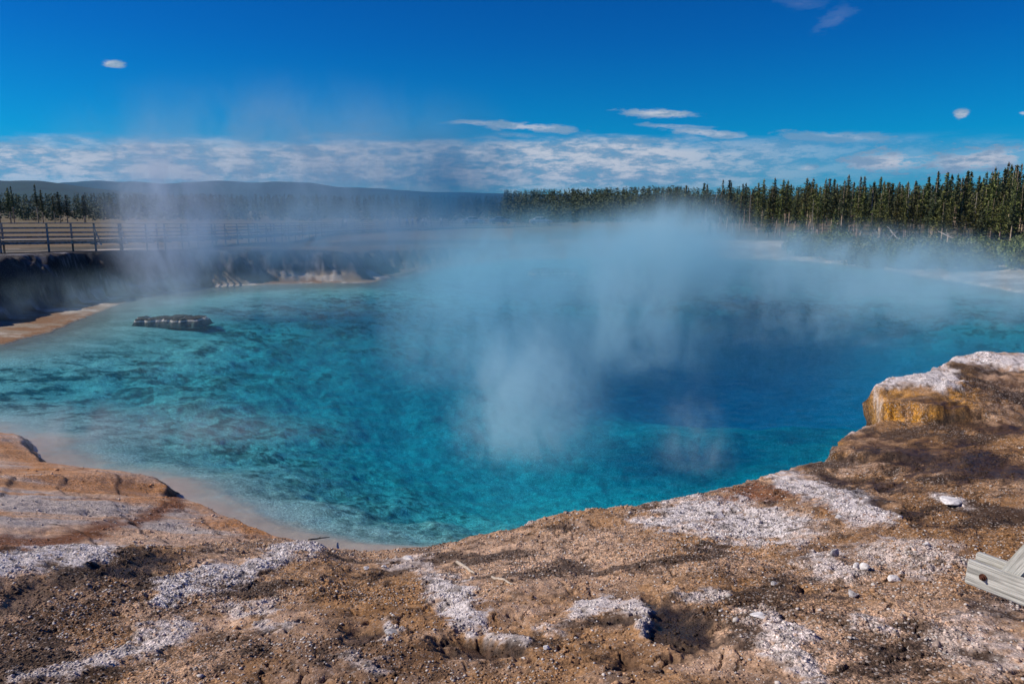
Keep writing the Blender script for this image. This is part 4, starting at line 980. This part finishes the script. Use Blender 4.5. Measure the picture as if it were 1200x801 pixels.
def steam(u, v, D, ru, rv, rd, dens, label, scale=.35, thr=.38, gain=.3, seed=1, colr=(.62, .80, .92), shear=0.0, clip=True):
    """a soft cloud of steam: centre seen at (u,v) at ground distance D, half sizes from px, half depth rd in metres"""
    d = ray(u, v); t = D/d[1]; c = Vector((d[0]*t, d[1]*t, HC+d[2]*t)); k = t/F
    bm = bmesh.new(); bmesh.ops.create_icosphere(bm, subdivisions=3, radius=1.0)
    sx, sy, sz = ru*k*1.25, rd, rv*k*1.25
    zmin = (.03-c.z)/sz
    if clip and zmin > -1: bmesh.ops.bisect_plane(bm, geom=bm.verts[:]+bm.edges[:]+bm.faces[:], plane_co=(0, 0, zmin), plane_no=(0, 0, 1), clear_inner=True); bmesh.ops.holes_fill(bm, edges=[e for e in bm.edges if e.is_boundary])
    me = bpy.data.meshes.new('steam'); bm.to_mesh(me); bm.free(); me.materials.append(smat('steam', dens, scale, thr, gain, seed, colr))
    o = bpy.data.objects.new('steam', me); C.objects.link(o); o.location = c; o.scale = (sx, sy, sz); o.rotation_euler = (0, shear, 0)
    tag(o, label, 'steam', None, 'stuff'); return o
if True:
    ST = 2.0
    B1 = (.42, .80, .97); B2 = (.58, .86, .98)
    steam(622, 500, 16.5, 100, 150, 2.6, .85, 'pale lower column of steam rising off the near middle of the pool', 1.2, .38, .20, 1, colr=B2)
    steam(590, 375, 23, 165, 120, 4.5, .40, 'broad blue steam above the column in the middle of the pool', .50, .37, .22, 2, colr=B1)
    steam(745, 390, 25, 95, 160, 4.5, .36, 'steam rising right of the central column', .58, .40, .18, 3, colr=B2)
    steam(690, 312, 44, 270, 74, 9, .34, 'wide bank of steam hiding the far shore in the middle', .32, .33, .28, 4, colr=B1)
    steam(790, 292, 50, 115, 68, 8, .42, 'bright puff of steam in front of the middle wood', .40, .38, .20, 5, colr=B2)
    steam(965, 320, 46, 290, 60, 8, .44, 'low steam drifting in front of the tall forest', .42, .38, .22, 6, colr=B2)
    steam(1120, 350, 36, 210, 54, 6, .30, 'thin steam over the right end of the pool', .46, .39, .22, 7, colr=B2)
    steam(200, 262, 42, 78, 130, 5, .42, 'pale column of steam in front of the left boardwalk', .50, .39, .22, 8, colr=(.58, .70, .86))
    steam(340, 185, 58, 280, 95, 12, .13, 'faint grey steam drifting across the sky above the hills', .20, .39, .22, 9, colr=(.40, .60, .80))
    steam(380, 278, 46, 270, 58, 7, .34, 'mist in front of the far left cliff', .36, .36, .25, 10, colr=(.34, .56, .76))
    steam(810, 545, 15.5, 52, 105, 1.6, .70, 'small wisp of steam rising near the right-hand rim', 1.25, .45, .16, 11, colr=(.52, .70, .80))
    steam(120, 520, 17, 320, 60, 1.8, .34, 'thin mist over the shallow left shore', .55, .35, .30, 12, colr=(.76, .77, .80))
    steam(528, 215, 56, 115, 105, 8, .22, 'dim blue steam plume rising toward the clouds', .22, .38, .24, 13, colr=(.10, .40, .66))
    steam(960, 370, 30, 190, 80, 4, .20, 'faint wisps of steam over the deep blue water', .7, .46, .18, 14, colr=B2)
    steam(230, 350, 38, 320, 40, 6, .15, 'thin mist over the left water near the dark rock', .40, .38, .25, 15, colr=(.5, .74, .86))

# ------------------------------------------------------------------ haze
hz = MB(); zb, zt = -14, 420
hz.box((0, 0, (zb+zt)/2), (21000, 21000, zt-zb))
m, nt, N, Lk = newmat('haze'); out = N('ShaderNodeOutputMaterial'); pv_ = N('ShaderNodeVolumePrincipled'); Lk(pv_.outputs[0], out.inputs['Volume'])
pv_.inputs['Color'].default_value = (.06, .42, .85, 1); pv_.inputs['Density'].default_value = 5e-5; pv_.inputs['Anisotropy'].default_value = 0.2
o = hz.build('haze', m); tag(o, 'even bluish air between the viewer and the hills', 'haze', None, 'stuff')

# ------------------------------------------------------------------ sky with clouds, sun
SUNV = Vector((-.80, .03, .60)).normalized()
el = math.asin(SUNV.z); az = math.atan2(SUNV.x, SUNV.y)
w = bpy.data.worlds.new('World'); sc.world = w; w.use_nodes = True; nt = w.node_tree; nt.nodes.clear(); N = nt.nodes.new; Lk = nt.links.new
out = N('ShaderNodeOutputWorld'); bg = N('ShaderNodeBackground'); Lk(bg.outputs[0], out.inputs[0]); bg.inputs[1].default_value = .09
skyn = N('ShaderNodeTexSky'); skyn.sky_type = 'NISHITA'; skyn.sun_disc = False; skyn.sun_elevation = el; skyn.sun_rotation = az; skyn.air_density = 1.0; skyn.dust_density = .3; skyn.ozone_density = 2.5; skyn.altitude = 2200
def math_(op, a, b=None, clamp=False, c=None):
    n = N('ShaderNodeMath'); n.operation = op; n.use_clamp = clamp
    for i_, q in enumerate((a, b, c)):
        if q is None: continue
        if isinstance(q, (int, float)): n.inputs[i_].default_value = q
        else: Lk(q, n.inputs[i_])
    return n.outputs[0]
tc = N('ShaderNodeTexCoord'); sx = N('ShaderNodeSeparateXYZ'); Lk(tc.outputs['Generated'], sx.inputs[0])
elv = math_('ARCSINE', sx.outputs[2]); azv = math_('ARCTAN2', sx.outputs[0], sx.outputs[1])
elv = math_('MULTIPLY', elv, 57.2958); azv = math_('MULTIPLY', azv, 57.2958)
cb = N('ShaderNodeCombineXYZ'); Lk(math_('MULTIPLY', azv, .10), cb.inputs[0]); Lk(math_('MULTIPLY', elv, .75), cb.inputs[1])
nA = N('ShaderNodeTexNoise'); nA.inputs['Scale'].default_value = 1.0; nA.inputs['Detail'].default_value = 7; nA.inputs['Roughness'].default_value = .62; nA.inputs['Distortion'].default_value = .3; Lk(cb.outputs[0], nA.inputs['Vector'])
cb2 = N('ShaderNodeCombineXYZ'); Lk(math_('MULTIPLY', azv, .42), cb2.inputs[0]); Lk(math_('MULTIPLY', elv, 1.35), cb2.inputs[1])
nB = N('ShaderNodeTexNoise'); nB.inputs['Scale'].default_value = 1.0; nB.inputs['Detail'].default_value = 6; nB.inputs['Roughness'].default_value = .7; Lk(cb2.outputs[0], nB.inputs['Vector'])
def mrange(v, a, b, c, d, t='SMOOTHSTEP'):
    n = N('ShaderNodeMapRange'); n.interpolation_type = t
    for i_, q in enumerate((a, b, c, d)): n.inputs[i_+1].default_value = q
    Lk(v, n.inputs[0]); return n.outputs[0]
def azel(u, v):
    d = ray(u, v); return math.degrees(math.atan2(d[0], d[1])), math.degrees(math.atan2(d[2], math.hypot(d[0], d[1])))
tot = None
nBo = math_('SUBTRACT', nB.outputs[0], .5); nAo = math_('SUBTRACT', nA.outputs[0], .5)
CL = [(132, 75, 13, 5, 0, 1.), (772, 133, 52, 6, 3, .95), (620, 149, 72, 6, 3, .8), (560, 144, 50, 4, 2, .6), (830, 156, 70, 6, 7, .7), (790, 148, 50, 3, 3, .5), (985, 161, 75, 7, 4, .6), (1127, 134, 9, 6, 0, .9), (1040, 190, 62, 15, 0, 1.), (1150, 188, 75, 15, -4, 1.), (885, 178, 60, 14, 0, .5),
      (978, 22, 26, 12, -25, .10), (940, 4, 30, 7, 10, .08), (1240, 180, 60, 14, 0, .9), (1199, 133, 5, 3, 0, .7), (630, 178, 12, 6, 0, .9), (945, 197, 20, 6, 0, .7), (-80, 90, 40, 10, 0, .7), (1350, 120, 60, 12, 0, .8)]
for (u, v, ru, rv, ang_, k_) in CL:
    a0, e0 = azel(u, v); c_, s_ = math.cos(R(ang_)), math.sin(R(ang_)); ra = ru/F*57.3*.93; re = rv/F*57.3*.93
    da = math_('SUBTRACT', azv, a0); de = math_('SUBTRACT', elv, e0)
    p_ = math_('DIVIDE', math_('SUBTRACT', math_('MULTIPLY', da, c_), math_('MULTIPLY', de, s_)), ra)
    q_ = math_('DIVIDE', math_('ADD', math_('MULTIPLY', da, s_), math_('MULTIPLY', de, c_)), re)
    r2 = math_('SQRT', math_('ADD', math_('MULTIPLY', p_, p_), math_('MULTIPLY', q_, q_)))
    r2 = math_('ADD', r2, math_('ADD', math_('MULTIPLY', nBo, 3.2), math_('MULTIPLY', nAo, 1.0)))
    m_ = math_('MULTIPLY', mrange(r2, 1.0, .35, 0, 1), k_)
    tot = m_ if tot is None else math_('MAXIMUM', tot, m_)
# low bank of cloud over the hills, thicker to the left
topv = math_('ADD', elv, math_('ADD', math_('MULTIPLY', nAo, 3.0), math_('MULTIPLY', math_('MULTIPLY', azv, azv), .0009)))
band = math_('MULTIPLY', mrange(topv, 5.6, 4.5, 0, 1), mrange(elv, .3, 2.6, .25, 1))
azm = math_('MULTIPLY', mrange(azv, 26, 8, .25, 1), mrange(nB.outputs[0], .28, .54, .55, 1))
band = math_('MULTIPLY', math_('MULTIPLY', band, azm), .95)
tot = math_('MAXIMUM', tot, band, True)
# sky colour: deeper and more saturated, as through a polariser
tint = N('ShaderNodeMix'); tint.data_type = 'RGBA'; tint.blend_type = 'MULTIPLY'; tint.inputs[0].default_value = 1
rampt = N('ShaderNodeValToRGB'); Lk(mrange(elv, 0, 26, 0, 1, 'LINEAR'), rampt.inputs[0])
e_ = rampt.color_ramp.elements; e_[0].position = 0; e_[0].color = (.13, .73, 1.0, 1); e_[1].position = 1; e_[1].color = (.0, .22, .92, 1)
for pos, c_ in ((.2, (.0, .64, 1.0, 1)), (.45, (.0, .45, 1.0, 1))): q_ = rampt.color_ramp.elements.new(pos); q_.color = c_
Lk(skyn.outputs[0], tint.inputs[6]); Lk(rampt.outputs[0], tint.inputs[7])
SKYT = tint
cshade = N('ShaderNodeMix'); cshade.data_type = 'RGBA'; cshade.inputs[6].default_value = (2.8, 4.2, 5.8, 1); cshade.inputs[7].default_value = (7.6, 7.7, 8.2, 1); Lk(mrange(math_('ADD', nB.outputs[0], math_('MULTIPLY', nAo, .5)), .40, .62, 0, 1), cshade.inputs[0])
cmx = N('ShaderNodeMix'); cmx.data_type = 'RGBA'; Lk(tot, cmx.inputs[0]); Lk(tint.outputs[2], cmx.inputs[6]); Lk(cshade.outputs[2], cmx.inputs[7]); Lk(cmx.outputs[2], bg.inputs[0])
w.cycles.sampling_method = 'MANUAL'; w.cycles.sample_map_resolution = 512
sun_d = bpy.data.lights.new('sun', 'SUN'); sun_d.energy = 4.9; sun_d.angle = R(.53); sun_d.color = (1, .91, .79); sun = bpy.data.objects.new('sun', sun_d); C.objects.link(sun)
sun.rotation_euler = (-SUNV).to_track_quat('-Z', 'Y').to_euler(); sun.location = (-40, 10, 60)

# ------------------------------------------------------------------ render settings
sc.view_settings.view_transform = 'Standard'; sc.view_settings.look = 'None'; sc.view_settings.exposure = 0.0; sc.view_settings.gamma = 1; sc.view_settings.use_curve_mapping = False
cy = sc.cycles; cy.max_bounces = 6; cy.transparent_max_bounces = 24; cy.volume_bounces = 2; cy.diffuse_bounces = 2; cy.glossy_bounces = 2; cy.transmission_bounces = 2
cy.volume_step_rate = 1.0; cy.volume_max_steps = 128; cy.use_denoising = True; cy.caustics_reflective = False; cy.caustics_refractive = False
sc.render.engine = 'CYCLES'
